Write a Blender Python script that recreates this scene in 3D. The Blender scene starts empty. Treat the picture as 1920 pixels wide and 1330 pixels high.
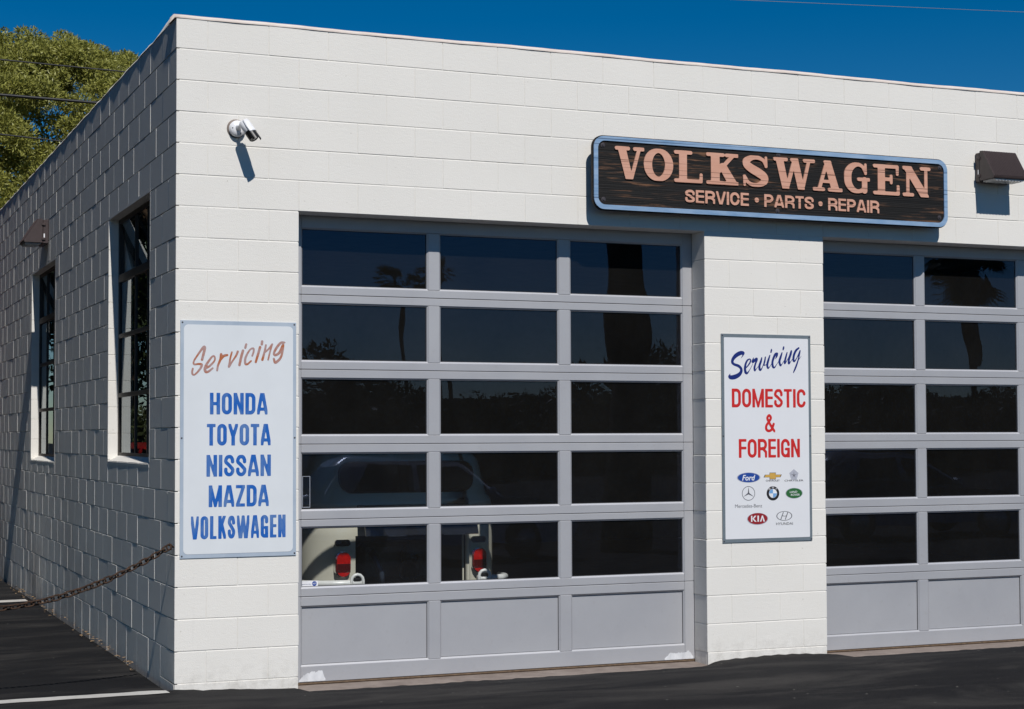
import bpy, bmesh, math, random
import numpy as np
from mathutils import Matrix, Vector
random.seed(7); rng = np.random.default_rng(7)
scene = bpy.context.scene
COL = scene.collection
R = math.radians

# ------------------------------------------------------------------ camera, sky, sun, exposure
cam_data = bpy.data.cameras.new('camera'); cam = bpy.data.objects.new('camera', cam_data); COL.objects.link(cam)
yaw, pitch, roll = 0.390502577, 0.0372825463, -0.0033145
fw = Vector((math.sin(yaw)*math.cos(pitch), math.cos(yaw)*math.cos(pitch), math.sin(pitch)))
rt = Vector((math.cos(yaw), -math.sin(yaw), 0)); up = rt.cross(fw)
r2 = rt*math.cos(roll)+up*math.sin(roll); u2 = -rt*math.sin(roll)+up*math.cos(roll)
m = Matrix((r2, u2, -fw)).transposed().to_4x4(); m.translation = Vector((-2.25008, -10.6777, 1.56883))
cam.matrix_world = m
cam_data.sensor_width = 36; cam_data.lens = 3157.7/1920*36
cam_data.shift_x = 47.77/1920; cam_data.shift_y = 34.34/1920
cam_data.clip_start = .1; cam_data.clip_end = 1500
scene.camera = cam

SUN_S, SUN_T = 0.055, 1.10          # light travels (s, 1, -t)
sun_el = math.atan2(SUN_T, math.hypot(SUN_S, 1)); sun_rot = math.atan2(-SUN_S, -1)
world = bpy.data.worlds.new('World'); scene.world = world; world.use_nodes = True
wn = world.node_tree.nodes; wl = world.node_tree.links
bg = wn['Background']; sky = wn.new('ShaderNodeTexSky'); sky.sky_type = 'NISHITA'; sky.sun_disc = False
sky.sun_elevation = sun_el; sky.sun_rotation = sun_rot
sky.altitude = 1500; sky.air_density = 1.0; sky.dust_density = 0.0; sky.ozone_density = 4.0
hsv = wn.new('ShaderNodeHueSaturation'); hsv.inputs['Saturation'].default_value = 1.46
wl.new(sky.outputs[0], hsv.inputs['Color']); wl.new(hsv.outputs[0], bg.inputs[0]); bg.inputs[1].default_value = 0.058
sd = bpy.data.lights.new('sun', 'SUN'); sd.energy = 4.0; sd.angle = R(.53); sd.color = (1, .968, .925)
sun = bpy.data.objects.new('sun', sd); COL.objects.link(sun)
sun.rotation_euler = Vector((-SUN_S, -1, SUN_T)).to_track_quat('Z', 'Y').to_euler()
vs = scene.view_settings; vs.view_transform = 'Standard'; vs.look = 'None'; vs.exposure = 0; vs.gamma = 1

# ------------------------------------------------------------------ helpers
def tag(o, label=None, cat=None, group=None, kind=None):
    if label: o['label'] = label
    if cat: o['category'] = cat
    if group: o['group'] = group
    if kind: o['kind'] = kind
    return o
def empty(name, loc=(0, 0, 0), rz=0):
    o = bpy.data.objects.new(name, None); COL.objects.link(o); o.location = loc; o.rotation_euler = (0, 0, rz); o.empty_display_size = .1
    return o
def link(name, me, mat=None, parent=None, loc=None):
    o = bpy.data.objects.new(name, me); COL.objects.link(o)
    if mat is not None and len(me.materials) == 0: me.materials.append(mat)
    if parent: o.parent = parent
    if loc is not None: o.location = loc
    return o
def mesh(name, v, f, mat=None, parent=None, loc=None, smooth=False):
    me = bpy.data.meshes.new(name); me.from_pydata([tuple(p) for p in v], [], [tuple(p) for p in f]); me.update()
    if smooth: me.polygons.foreach_set('use_smooth', [True]*len(me.polygons))
    return link(name, me, mat, parent, loc)
def from_bm(name, bm, mat=None, parent=None, loc=None, smooth=False):
    me = bpy.data.meshes.new(name); bm.to_mesh(me); bm.free()
    if smooth: me.polygons.foreach_set('use_smooth', [True]*len(me.polygons))
    return link(name, me, mat, parent, loc)
def bbox(bm, x0, x1, y0, y1, z0, z1, bev=0):
    vs_ = [bm.verts.new(p) for p in [(x0,y0,z0),(x1,y0,z0),(x1,y1,z0),(x0,y1,z0),(x0,y0,z1),(x1,y0,z1),(x1,y1,z1),(x0,y1,z1)]]
    fs = [bm.faces.new([vs_[i] for i in q]) for q in [(0,3,2,1),(4,5,6,7),(0,1,5,4),(1,2,6,5),(2,3,7,6),(3,0,4,7)]]
    if bev:
        es = {e for f in fs for e in f.edges}
        bmesh.ops.bevel(bm, geom=list(es), offset=bev, segments=1, affect='EDGES')
def box(name, x0, x1, y0, y1, z0, z1, mat=None, parent=None, bev=0):
    bm = bmesh.new(); bbox(bm, x0, x1, y0, y1, z0, z1, bev); return from_bm(name, bm, mat, parent)
def tube_data(pts, rad, n=8, closed=False, cap=True):
    pts = [Vector(p) for p in pts]; rads = rad if hasattr(rad, '__len__') else [rad]*len(pts)
    V = []; F = []; N = len(pts); prev = None
    for i, p in enumerate(pts):
        a = pts[(i-1) % N] if (closed or i > 0) else p; b = pts[(i+1) % N] if (closed or i < N-1) else p
        t = (b-a).normalized()
        if prev is None: nrm = t.orthogonal().normalized()
        else:
            nrm = prev - t*prev.dot(t); nrm.normalize()
        prev = nrm; bi = t.cross(nrm)
        for k in range(n):
            a_ = 2*math.pi*k/n; V.append(p+(nrm*math.cos(a_)+bi*math.sin(a_))*rads[i])
    for i in range(N if closed else N-1):
        j = (i+1) % N
        for k in range(n):
            l = (k+1) % n; F.append((i*n+k, i*n+l, j*n+l, j*n+k))
    if cap and not closed:
        F.append(tuple(range(n-1, -1, -1))); F.append(tuple((N-1)*n+k for k in range(n)))
    return V, F
def tube(name, pts, rad, mat, parent=None, n=8, closed=False, smooth=True):
    V, F = tube_data(pts, rad, n, closed); return mesh(name, V, F, mat, parent, smooth=smooth)
def lathe(name, prof, mat, parent=None, axis='z', n=20, loc=(0,0,0), smooth=True):
    V = []; F = []
    for r_, h_ in prof:
        for k in range(n):
            a = 2*math.pi*k/n; c, s = r_*math.cos(a), r_*math.sin(a)
            V.append({'z': (c, s, h_), 'y': (c, h_, s), 'x': (h_, c, s)}[axis])
    for i in range(len(prof)-1):
        for k in range(n):
            l = (k+1) % n; F.append((i*n+k, i*n+l, (i+1)*n+l, (i+1)*n+k))
    F.append(tuple(range(n))); F.append(tuple((len(prof)-1)*n+k for k in range(n)))
    return mesh(name, V, F, mat, parent, loc, smooth)
def extrude_profile(name, poly, axis, a0, a1, mat, parent=None, bev=0, loc=None):
    # poly in the two other axes, extruded along axis from a0 to a1
    bm = bmesh.new()
    def P(u, v, a): return {'x': (a, u, v), 'y': (u, a, v), 'z': (u, v, a)}[axis]
    lo = [bm.verts.new(P(u, v, a0)) for u, v in poly]; hi = [bm.verts.new(P(u, v, a1)) for u, v in poly]
    bm.faces.new(lo); bm.faces.new(hi[::-1]); n = len(poly)
    for i in range(n): bm.faces.new((lo[i], hi[i], hi[(i+1) % n], lo[(i+1) % n]))
    bmesh.ops.recalc_face_normals(bm, faces=bm.faces)
    if bev: bmesh.ops.bevel(bm, geom=list(bm.edges), offset=bev, segments=2, affect='EDGES')
    return from_bm(name, bm, mat, parent, loc)

# ------------------------------------------------------------------ materials
class NT:
    def __init__(s, name):
        s.m = bpy.data.materials.new(name); s.m.use_nodes = True; s.n = s.m.node_tree.nodes; s.l = s.m.node_tree.links
        s.b = s.n['Principled BSDF']; s.out = s.n['Material Output']
    def add(s, t, **k):
        o = s.n.new(t)
        for a, b in k.items(): setattr(o, a, b)
        return o
    def pos(s): return s.add('ShaderNodeNewGeometry').outputs['Position']
    def mapv(s, vec, scale, loc=(0,0,0)):
        mp = s.add('ShaderNodeMapping'); mp.inputs['Scale'].default_value = scale; mp.inputs['Location'].default_value = loc
        s.l.new(vec, mp.inputs[0]); return mp.outputs[0]
    def noise(s, vec, scale, detail=4, rough=.55, dist=0):
        o = s.add('ShaderNodeTexNoise'); o.inputs['Scale'].default_value = scale; o.inputs['Detail'].default_value = detail
        o.inputs['Roughness'].default_value = rough; o.inputs['Distortion'].default_value = dist
        s.l.new(vec, o.inputs['Vector']); return o.outputs['Fac']
    def ramp(s, fac, stops, interp='LINEAR'):
        o = s.add('ShaderNodeValToRGB'); o.color_ramp.interpolation = interp; e = o.color_ramp.elements
        while len(e) < len(stops): e.new(.5)
        for q, (p, c) in zip(e, stops): q.position = p; q.color = (*c, 1) if len(c) == 3 else c
        s.l.new(fac, o.inputs[0]); return o.outputs[0]
    def mix(s, fac, a, b, mode='MIX'):
        o = s.add('ShaderNodeMix', data_type='RGBA', blend_type=mode)
        for sock, val in ((o.inputs[0], fac), (o.inputs[6], a), (o.inputs[7], b)):
            if hasattr(val, 'is_linked'): s.l.new(val, sock)
            else: sock.default_value = val if not isinstance(val, tuple) else ((*val, 1) if len(val) == 3 else val)
        return o.outputs[2]
    def math(s, op, a, b=0.0, clamp=False):
        o = s.add('ShaderNodeMath', operation=op, use_clamp=clamp)
        for sock, val in ((o.inputs[0], a), (o.inputs[1], b)):
            if hasattr(val, 'is_linked'): s.l.new(val, sock)
            else: sock.default_value = val
        return o.outputs[0]
    def bump(s, h, strength, dist=.01, nrm=None):
        o = s.add('ShaderNodeBump'); o.inputs['Strength'].default_value = strength; o.inputs['Distance'].default_value = dist
        s.l.new(h, o.inputs['Height'])
        if nrm is not None: s.l.new(nrm, o.inputs['Normal'])
        return o.outputs[0]
    def set(s, **k):
        nm = dict(base='Base Color', rough='Roughness', metal='Metallic', normal='Normal', spec='Specular IOR Level', coat='Coat Weight')
        for a, v in k.items():
            i = s.b.inputs[nm[a]]
            if hasattr(v, 'is_linked'): s.l.new(v, i)
            else: i.default_value = (*v, 1) if isinstance(v, tuple) else v
        return s.m
def plain(name, c, rough=.6, metal=0, spec=.5, grain=.06, gs=30, coat=0):
    t = NT(name); p = t.add('ShaderNodeTexCoord').outputs['Object']
    n = t.noise(p, gs, 3)
    lo = tuple(x*(1-grain) for x in c); hi = tuple(min(1, x*(1+grain)) for x in c)
    return t.set(base=t.ramp(n, [(.3, lo), (.7, hi)]), rough=rough, metal=metal, spec=spec, coat=coat)

def mat_block():
    t = NT('painted_block'); p = t.pos()
    big = t.noise(p, 1.3, 5); fine = t.noise(p, 160, 3, .6); pit = t.noise(p, 45, 4, .65)
    col = t.ramp(big, [(.3, (.778, .750, .695)), (.7, (.813, .784, .73))])
    rnd = t.add('ShaderNodeObjectInfo').outputs['Random']
    col = t.mix(t.math('MULTIPLY', rnd, .07), col, (.62, .61, .58))
    spots = t.ramp(t.noise(p, 38, 2, .4), [(.735, (0, 0, 0)), (.77, (1, 1, 1))])
    col = t.mix(t.math('MULTIPLY', spots, .35), col, (.42, .39, .33))
    pits = t.ramp(t.noise(t.mapv(p, (26, 26, 60)), 1.0, 3, .6), [(.70, (0, 0, 0)), (.75, (1, 1, 1))])
    col = t.mix(t.math('MULTIPLY', pits, .30), col, (.33, .31, .27))
    # grime splashed up from the ground along the foot of the wall
    sep = t.add('ShaderNodeSeparateXYZ'); t.l.new(p, sep.inputs[0])
    foot = t.math('SUBTRACT', 1.0, t.math('DIVIDE', t.math('ADD', sep.outputs[2], .05), .22), True)
    dirt = t.math('MULTIPLY', foot, t.ramp(t.noise(p, 14, 5, .7), [(.45, (0, 0, 0)), (.72, (1, 1, 1))]), True)
    col = t.mix(t.math('MULTIPLY', dirt, .32), col, (.20, .17, .13))
    stain = t.ramp(t.noise(t.mapv(p, (1, .55, .8), (0, 3.1, 0)), 1.15, 6, .65), [(.46, (0, 0, 0)), (.68, (1, 1, 1))])
    low = t.math('SUBTRACT', 1.0, t.math('DIVIDE', sep.outputs[2], 1.7), True)
    far = t.math('DIVIDE', t.math('SUBTRACT', sep.outputs[1], 1.0), 5.0, True)
    col = t.mix(t.math('MULTIPLY', t.math('MULTIPLY', stain, .8), t.math('MULTIPLY', low, far), True), col, (.33, .27, .235))
    flake = t.ramp(t.noise(p, 70, 3, .7), [(.66, (0, 0, 0)), (.70, (1, 1, 1))])
    col = t.mix(t.math('MULTIPLY', flake, t.math('MULTIPLY', foot, .55)), col, (.10, .085, .07))
    streak = t.ramp(t.noise(t.mapv(p, (9, 9, .5)), 1.5, 4, .6), [(.66, (0, 0, 0)), (.85, (1, 1, 1))])
    col = t.mix(t.math('MULTIPLY', streak, .14), col, (.45, .43, .40))
    h = t.math('ADD', t.math('MULTIPLY', fine, .85), t.math('ADD', t.ramp(pit, [(.22, (0, 0, 0)), (.34, (1, 1, 1))]), t.math('MULTIPLY', t.noise(t.mapv(p, (1, 1, 2.2)), 24, 4, .6), .5)))
    return t.set(base=col, rough=.75, spec=.25, normal=t.bump(h, .40, .005))
def mat_asphalt():
    t = NT('asphalt'); p = t.pos()
    n1 = t.noise(p, .7, 6, .6); n2 = t.noise(p, 210, 3, .7); n3 = t.noise(t.mapv(p, (.25, 1.6, 1)), 1.4, 6, .65)
    col = t.ramp(n1, [(.3, (.010, .010, .0112)), (.7, (.0165, .0162, .017))])
    col = t.mix(t.ramp(n3, [(.50, (0, 0, 0)), (.78, (.8, .8, .8))]), col, (.033, .031, .0295))
    col = t.mix(t.ramp(n2, [(.62, (0, 0, 0)), (.72, (.6, .6, .6))]), col, (.055, .054, .053))
    fl = t.ramp(t.noise(p, 26, 1, .3), [(.80, (0, 0, 0)), (.82, (1, 1, 1))])
    col = t.mix(fl, col, (.20, .19, .17))
    ty = t.noise(t.mapv(p, (.35, 1.25, 1), (3, 1, 0)), 1.5, 7, .68, .8)
    col = t.mix(t.ramp(ty, [(.47, (0, 0, 0)), (.75, (.85, .85, .85))]), col, (.060, .056, .052))
    return t.set(base=col, rough=.88, spec=.12, normal=t.bump(t.math('ADD', n2, t.math('MULTIPLY', t.noise(p, 60, 3), .7)), .55, .006))
def mat_wood_black():
    t = NT('weathered_black_wood'); p = t.pos()
    s1 = t.noise(t.mapv(p, (1.6, 1, 26)), 2.2, 6, .62, .4); s2 = t.noise(t.mapv(p, (.9, 1, 3)), 1.7, 3, .5)
    wear = t.math('MULTIPLY', t.ramp(s1, [(.54, (0, 0, 0)), (.67, (1, 1, 1))]), t.ramp(s2, [(.44, (0, 0, 0)), (.62, (1, 1, 1))]))
    lines = t.noise(t.mapv(p, (.5, 1, 90)), 1.6, 3, .6)
    col = t.ramp(lines, [(.35, (.005, .0047, .0045)), (.7, (.011, .0092, .008))])
    col = t.mix(t.math('MULTIPLY', wear, .75), col, (.26, .125, .062))
    return t.set(base=col, rough=.62, spec=.3, normal=t.bump(lines, .5, .01))
def mat_wood_paint(name, a, b, crack):
    t = NT(name); p = t.pos()
    s1 = t.noise(t.mapv(p, (2.2, 1, 14)), 2.0, 5, .6); s2 = t.noise(p, 22, 4, .6)
    cr = t.ramp(t.noise(t.mapv(p, (.35, 1, 60)), 1.25, 2, .5), [(.60, (0, 0, 0)), (.63, (1, 1, 1))])
    col = t.mix(t.ramp(s1, [(.3, (0, 0, 0)), (.7, (1, 1, 1))]), a, b)
    col = t.mix(t.math('MULTIPLY', s2, .25), col, tuple(min(1, x*1.25) for x in b))
    col = t.mix(t.math('MULTIPLY', cr, .8), col, crack)
    return t.set(base=col, rough=.65, spec=.3, normal=t.bump(cr, -.4, .004))
def mat_worn(name, a, b, thr=(.42, .6), sc=(9, 1, 5)):
    t = NT(name); p = t.pos()
    n = t.noise(t.mapv(p, sc), 1.3, 5, .6, .6)
    return t.set(base=t.mix(t.ramp(n, [(thr[0], (0, 0, 0)), (thr[1], (1, 1, 1))]), a, b), rough=.5, spec=.3)
def mat_glass(name, tint, gain, wav=.0, veil=.011, refl=(.60, .70, 1)):
    t = NT(name); t.n.remove(t.b)
    tr = t.add('ShaderNodeBsdfTransparent'); tr.inputs[0].default_value = (*tint, 1)
    gl = t.add('ShaderNodeBsdfGlossy'); gl.inputs['Roughness'].default_value = 0.0; gl.inputs[0].default_value = (*refl, 1)
    fr = t.add('ShaderNodeFresnel'); fr.inputs[0].default_value = 1.5
    geo = t.add('ShaderNodeNewGeometry')
    if wav:
        h = t.noise(t.mapv(geo.outputs['Position'], (1, 1, .55)), 3.0, 1, .3); b = t.bump(h, 1.0, wav); t.l.new(b, gl.inputs['Normal'])
    fac = t.math('MULTIPLY', t.math('MULTIPLY', fr.outputs[0], gain), t.math('SUBTRACT', 1.0, geo.outputs['Backfacing']), True)
    mx = t.add('ShaderNodeMixShader'); t.l.new(fac, mx.inputs[0]); t.l.new(tr.outputs[0], mx.inputs[1]); t.l.new(gl.outputs[0], mx.inputs[2])
    du = t.add('ShaderNodeBsdfDiffuse'); du.inputs[0].default_value = (.62, .60, .57, 1)  # haze put into the glass: a pale diffuse film that lifts its blacks
    m3 = t.add('ShaderNodeMixShader'); dn = t.ramp(t.noise(geo.outputs['Position'], 2.2, 5, .6), [(.3, (veil*.7,)*3), (.75, (veil*1.35,)*3)])
    t.l.new(t.math('MULTIPLY', dn, t.math('SUBTRACT', 1.0, geo.outputs['Backfacing'])), m3.inputs[0])
    t.l.new(mx.outputs[0], m3.inputs[1]); t.l.new(du.outputs[0], m3.inputs[2])
    t.l.new(m3.outputs[0], t.out.inputs[0]); return t.m
def mat_leaf(name, a, b):
    t = NT(name); p = t.pos()
    n = t.noise(p, 1.7, 4, .6); rnd = t.noise(p, 9, 2)
    col = t.mix(t.math('ADD', t.math('MULTIPLY', n, .6), t.math('MULTIPLY', rnd, .45), True), a, b)
    df = t.add('ShaderNodeBsdfDiffuse'); tl = t.add('ShaderNodeBsdfTranslucent'); gl = t.add('ShaderNodeBsdfGlossy'); gl.inputs['Roughness'].default_value = .45
    t.l.new(col, df.inputs[0]); t.l.new(col, tl.inputs[0])
    m1 = t.add('ShaderNodeMixShader'); m1.inputs[0].default_value = .22; t.l.new(df.outputs[0], m1.inputs[1]); t.l.new(tl.outputs[0], m1.inputs[2])
    m2 = t.add('ShaderNodeMixShader'); m2.inputs[0].default_value = .03; t.l.new(m1.outputs[0], m2.inputs[1]); t.l.new(gl.outputs[0], m2.inputs[2])
    t.l.new(m2.outputs[0], t.out.inputs[0]); return t.m
def mat_alu():
    t = NT('satin_aluminium'); p = t.pos()
    n = t.noise(t.mapv(p, (2, 1, 2)), 1.1, 5, .6); br = t.noise(t.mapv(p, (1.2, 1, 120)), 3, 2, .5); d = t.noise(p, 18, 4, .7)
    col = t.ramp(n, [(.3, (.43, .43, .45)), (.7, (.475, .475, .49))])
    col = t.mix(t.ramp(d, [(.6, (0, 0, 0)), (.85, (.35, .35, .35))]), col, (.33, .31, .29))
    return t.set(base=col, rough=t.math('ADD', t.math('MULTIPLY', br, .12), .42), metal=.25, spec=.45, normal=t.bump(br, .03, .002))
def mat_rust():
    t = NT('rusty_steel'); p = t.pos(); n = t.noise(p, 55, 5, .7)
    return t.set(base=t.ramp(n, [(.3, (.020, .013, .009)), (.55, (.058, .031, .018)), (.78, (.11, .062, .036))]), rough=.85, spec=.3, normal=t.bump(n, .6, .004))
def mat_concrete(name, a, b):
    t = NT(name); p = t.pos(); n = t.noise(p, 6, 6, .65)
    return t.set(base=t.ramp(n, [(.3, a), (.7, b)]), rough=.85, spec=.25, normal=t.bump(t.noise(p, 70, 3), .3, .004))
def mat_bark():
    t = NT('bark'); p = t.pos(); n = t.noise(t.mapv(p, (6, 6, 1.2)), 3, 6, .7)
    return t.set(base=t.ramp(n, [(.3, (.03, .019, .012)), (.7, (.14, .085, .05))]), rough=.9, spec=.2, normal=t.bump(n, 1, .03))
def mat_line():
    t = NT('worn_white_line_paint'); p = t.pos(); n = t.noise(p, 28, 6, .75); b = t.noise(p, 3, 4)
    col = t.mix(t.ramp(n, [(.62, (0, 0, 0)), (.70, (1, 1, 1))]), t.ramp(b, [(.3, (.48, .46, .43)), (.7, (.62, .60, .56))]), (.06, .057, .055))
    return t.set(base=col, rough=.75, spec=.3, normal=t.bump(t.noise(p, 200, 2), .4, .004))

M = dict(
    block=mat_block(), asphalt=mat_asphalt(), wood=mat_wood_black(), alu=mat_alu(), rust=mat_rust(), bark=mat_bark(), line=mat_line(),
    blue_wood=mat_wood_paint('faded_blue_paint', (.13, .255, .43), (.30, .42, .58), (.05, .09, .16)),
    salmon=mat_wood_paint('faded_salmon_paint', (.56, .28, .19), (.66, .37, .27), (.12, .05, .035)),
    glass=mat_glass('door_glass', (.94, .95, .95), 1.3, .0011), wglass=mat_glass('window_glass', (.55, .57, .57), 1.0, .0006, .01, (.85, .92, .95)),
    cap=mat_concrete('cap_mortar', (.62, .53, .47), (.74, .67, .61)), concrete=mat_concrete('threshold_concrete', (.17, .135, .115), (.27, .225, .195)),
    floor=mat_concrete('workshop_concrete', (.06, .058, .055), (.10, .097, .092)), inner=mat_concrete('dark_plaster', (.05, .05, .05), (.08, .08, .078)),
    roof=mat_concrete('roof_gravel', (.22, .21, .2), (.34, .33, .31)),
    signwhite=plain('sign_white', (.72, .745, .765), .35, grain=.025, gs=4), signwhite2=plain('sign_white_new', (.76, .765, .785), .3, grain=.012, gs=4),
    signgrey=mat_worn('sign_pale_grey', (.35, .42, .51), (.45, .515, .59), (.3, .7), (3, 1, 3)), signgrey2=plain('sign_slate_grey', (.155, .19, .215), .45),
    oldblue=mat_worn('worn_blue_paint', (.012, .115, .45), (.10, .205, .45), (.45, .66), (10, 1, 4)), orange=mat_worn('worn_orange_paint', (.44, .135, .05), (.42, .27, .25), (.38, .55), (7, 1, 11)),
    navy=plain('navy_print', (.012, .025, .17), .35), red=plain('red_print', (.60, .025, .022), .35),
    p_blue=plain('print_blue', (.02, .07, .32), .35), p_sky=plain('print_light_blue', (.18, .38, .68), .35), p_gold=plain('print_gold', (.62, .37, .08), .35), p_silver=plain('print_silver', (.45, .46, .52), .35),
    p_grey=plain('print_grey', (.10, .10, .115), .4), p_black=plain('print_black', (.02, .018, .02), .4), p_white=plain('print_white', (.8, .8, .82), .35), p_green=plain('print_green', (.03, .14, .04), .35), p_dred=plain('print_dark_red', (.30, .02, .025), .35),
    bolt=plain('dark_bolt', (.075, .065, .07), .45, .4), screw=plain('screw_steel', (.10, .10, .11), .45, .5),
    bronze=plain('bronze_housing', (.062, .045, .044), .42, .1, grain=.1), lens=plain('lamp_lens', (.5, .5, .5), .25), white_plastic=plain('white_plastic', (.80, .80, .82), .3, grain=.02),
    black_plastic=plain('black_plastic', (.012, .012, .012), .3), rubber=plain('rubber', (.02, .02, .02), .8), seal=plain('brown_seal', (.13, .085, .05), .8, grain=.3),
    steel_win=plain('window_steel', (.055, .045, .038), .55, .2, grain=.2), gasket=plain('gasket', (.03, .03, .032), .6), patch=mat_worn('white_touch_up_paint', (.56, .57, .59), (.72, .73, .75), (.35, .6)),
    cream=plain('cream_car_paint', (.60, .575, .48), .22, grain=.03, gs=3, coat=.5), carblack=plain('black_car_paint', (.012, .012, .013), .2, coat=.5), chrome=plain('chrome', (.75, .75, .76), .12, 1),
    bumper=plain('bumper_white', (.78, .78, .77), .3), redlens=plain('red_lens', (.42, .006, .005), .15, coat=.6, grain=.3, gs=60), dredlens=plain('dark_red_lens', (.06, .003, .003), .15, coat=.6),
    carwhite=plain('white_car_paint', (.72, .73, .75), .2, coat=.6, grain=.02), carsilver=plain('silver_car_paint', (.35, .36, .38), .25, .4, coat=.5), carred=plain('red_car_paint', (.42, .012, .015), .22, coat=.5),
    carglass=plain('car_glass', (.008, .009, .010), .05), tyre=plain('tyre', (.018, .018, .018), .8), lamp_clear=plain('clear_lamp', (.6, .6, .6), .1),
    wire=plain('black_cable', (.010, .010, .011), .5), wire_grey=plain('bare_wire', (.40, .42, .42), .4, .5), engine=plain('greasy_engine', (.018, .017, .016), .5, .2, grain=.5), hose=plain('blue_grey_hose', (.04, .055, .085), .3, .3),
    leaf=mat_leaf('podocarpus_leaf', (.13, .145, .028), (.44, .425, .10)), leaf_dark=mat_leaf('dark_leaf', (.022, .040, .012), (.07, .09, .025)), leaf_deep=mat_leaf('deep_shade_leaf', (.010, .018, .007), (.028, .038, .014)), palmleaf=mat_leaf('palm_leaf', (.05, .065, .02), (.12, .13, .05)),
)

# ------------------------------------------------------------------ ground
h = .2032
def fg(x):
    return float(np.interp(x, [-3, 0, .35, .78, .84, 3.83, 3.90, 4.36, 4.86, 4.93, 7.9, 8.0, 14], [-.03, -.031, -.05, -.066, -.10, -.10, -.064, -.038, -.055, -.10, -.10, -.06, -.06]))
def ground_z(x, y):
    base = -.034 if y > -1 else -.034-.021*min(-1-y, 14)
    base += .006*math.sin(x*.9+y*.6)*math.sin(y*.8-.4*x)
    if 0 <= x <= 14 and y > -.005: return fg(x) - (.05 if y > .02 else 0)
    if x >= -.3 and -1.6 < y <= 0:
        k = math.exp(-(-y/.30)**1.0); w_ = min(1, (x+.3)/.3)
        return base*(1-k*w_) + (fg(max(x, 0)) + (.003*math.sin(x*17+2*math.sin(x*5))+.003*math.sin(x*51+1))*(1 if y > -.12 else 0))*k*w_
    return base
def axis(*segs):
    out = []
    for a, b, s in segs: out += list(np.arange(a, b-1e-6, s))
    return out + [segs[-1][1]]
gx = axis((-420, -40, 38), (-40, -8, 2), (-8, -3, .25), (-3, 9, .06), (9, 16, .35), (16, 40, 3), (40, 420, 38))
gy = axis((-420, -40, 38), (-40, -18, 2), (-18, -3, .3), (-3, -.9, .12), (-.9, .06, .04), (.06, 12, .4), (12, 40, 2), (40, 420, 38))
V = [(x, y, ground_z(x, y)) for y in gy for x in gx]; nx = len(gx)
F = [(j*nx+i, j*nx+i+1, (j+1)*nx+i+1, (j+1)*nx+i) for j in range(len(gy)-1) for i in range(nx-1)]
tag(mesh('ground', V, F, M['asphalt'], smooth=True), kind='structure')
def painted_line(x0, x1, yc0, yc1, w0, w1, n=60):
    V = []; F = []
    for i in range(n+1):
        t = i/n; x = x0+(x1-x0)*t; c = yc0+(yc1-yc0)*t; w = w0+(w1-w0)*t
        a = c-w/2+.006*math.sin(i*1.7); b = c+w/2+.005*math.sin(i*2.3+1)
        V += [(x, a, ground_z(x, a)+.004), (x, b, ground_z(x, b)+.004)]
        if i: F.append((2*i-2, 2*i-1, 2*i+1, 2*i))
    return tag(mesh('painted_line', V, F, M['line']), kind='structure')
painted_line(-5, -.055, -.02, -.075, .17, .13); painted_line(-5, -.115, 6.1, 6.37, .3, .21)

# ------------------------------------------------------------------ the building
HT = 21*h; BX, BY = 12.2, 13.0; D1, D2 = (4*h, 19*h), (24*h, 39*h)
bld = tag(empty('garage_building'), 'white painted concrete block garage with two glazed overhead doors', 'building')
REC = .0026
def slabs(name, boxes, mat):
    bm = bmesh.new()
    for b in boxes: bbox(bm, *b)
    return from_bm(name, bm, mat, bld)
zb = -.25
front_wall = slabs('front_wall', [
    (.02, D1[0]-.005, REC, .19, zb, 15*h+.006), (D1[1]+.005, D2[0]-.005, REC+.0002, .19, zb, 15*h+.006), (D2[1]+.005, BX, REC, .19, zb, 15*h+.006),
    (.02, BX, REC+.0004, .188, 15*h+.006, HT-.002)], M['block'])
for b_ in [(.001, D1[0]-.003, -.001, .02, zb, -.004), (D1[1]+.003, D2[0]-.003, -.001, .02, zb, -.004), (D2[1]+.003, BX, -.001, .02, zb, -.004),
    (D1[0]-.02, D1[0]-.002, .02, .185, zb, -.005), (D1[1]+.002, D1[1]+.02, .02, .185, zb, -.005), (D2[0]-.02, D2[0]-.002, .02, .185, zb, -.005), (-.001, .019, .0205, .44, zb, -.005)]:
    slabs('foundation', [b_], M['block'])
W1, W2 = (4.22*h, 12.2*h, 6.85*h, 16*h), (26.45*h, 34.6*h, 6.62*h, 15.9*h)
SR = .0085
side_wall = slabs('side_wall', [
    (SR, .19, .2, BY, zb, W2[2]-.006), (SR+.0002, .188, .2, W1[0]-.004, W2[2]-.006, W1[3]+.006), (SR, .19, W1[1]+.004, W2[0]-.004, W2[2]-.006, W1[3]+.006), (SR, .19, W2[1]+.004, BY, W2[2]-.006, W1[3]+.006),
    (SR+.0003, .187, W1[0]-.004, W1[1]+.004, W2[2]-.006, W1[2]-.006), (SR+.0003, .187, W2[0]-.004, W2[1]+.004, W2[3]+.006, W1[3]+.006),
    (SR, .19, .2, BY, W1[3]+.006, HT-.002)], M['block'])
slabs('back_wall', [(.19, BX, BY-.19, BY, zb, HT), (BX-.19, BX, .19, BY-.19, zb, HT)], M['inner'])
slabs('roof', [(.19, BX-.19, .188, BY-.19, HT-.55, HT-.45)], M['roof'])
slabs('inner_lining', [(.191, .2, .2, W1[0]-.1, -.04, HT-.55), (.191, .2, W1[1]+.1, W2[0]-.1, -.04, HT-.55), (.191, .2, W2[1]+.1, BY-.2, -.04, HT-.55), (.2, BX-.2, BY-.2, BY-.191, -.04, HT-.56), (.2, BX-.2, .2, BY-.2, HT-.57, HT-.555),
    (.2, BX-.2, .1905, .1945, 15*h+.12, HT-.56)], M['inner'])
tag(box('workshop_floor', .192, BX-.192, .32, BY-.192, zb, -.05, M['floor']), kind='structure')
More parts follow.
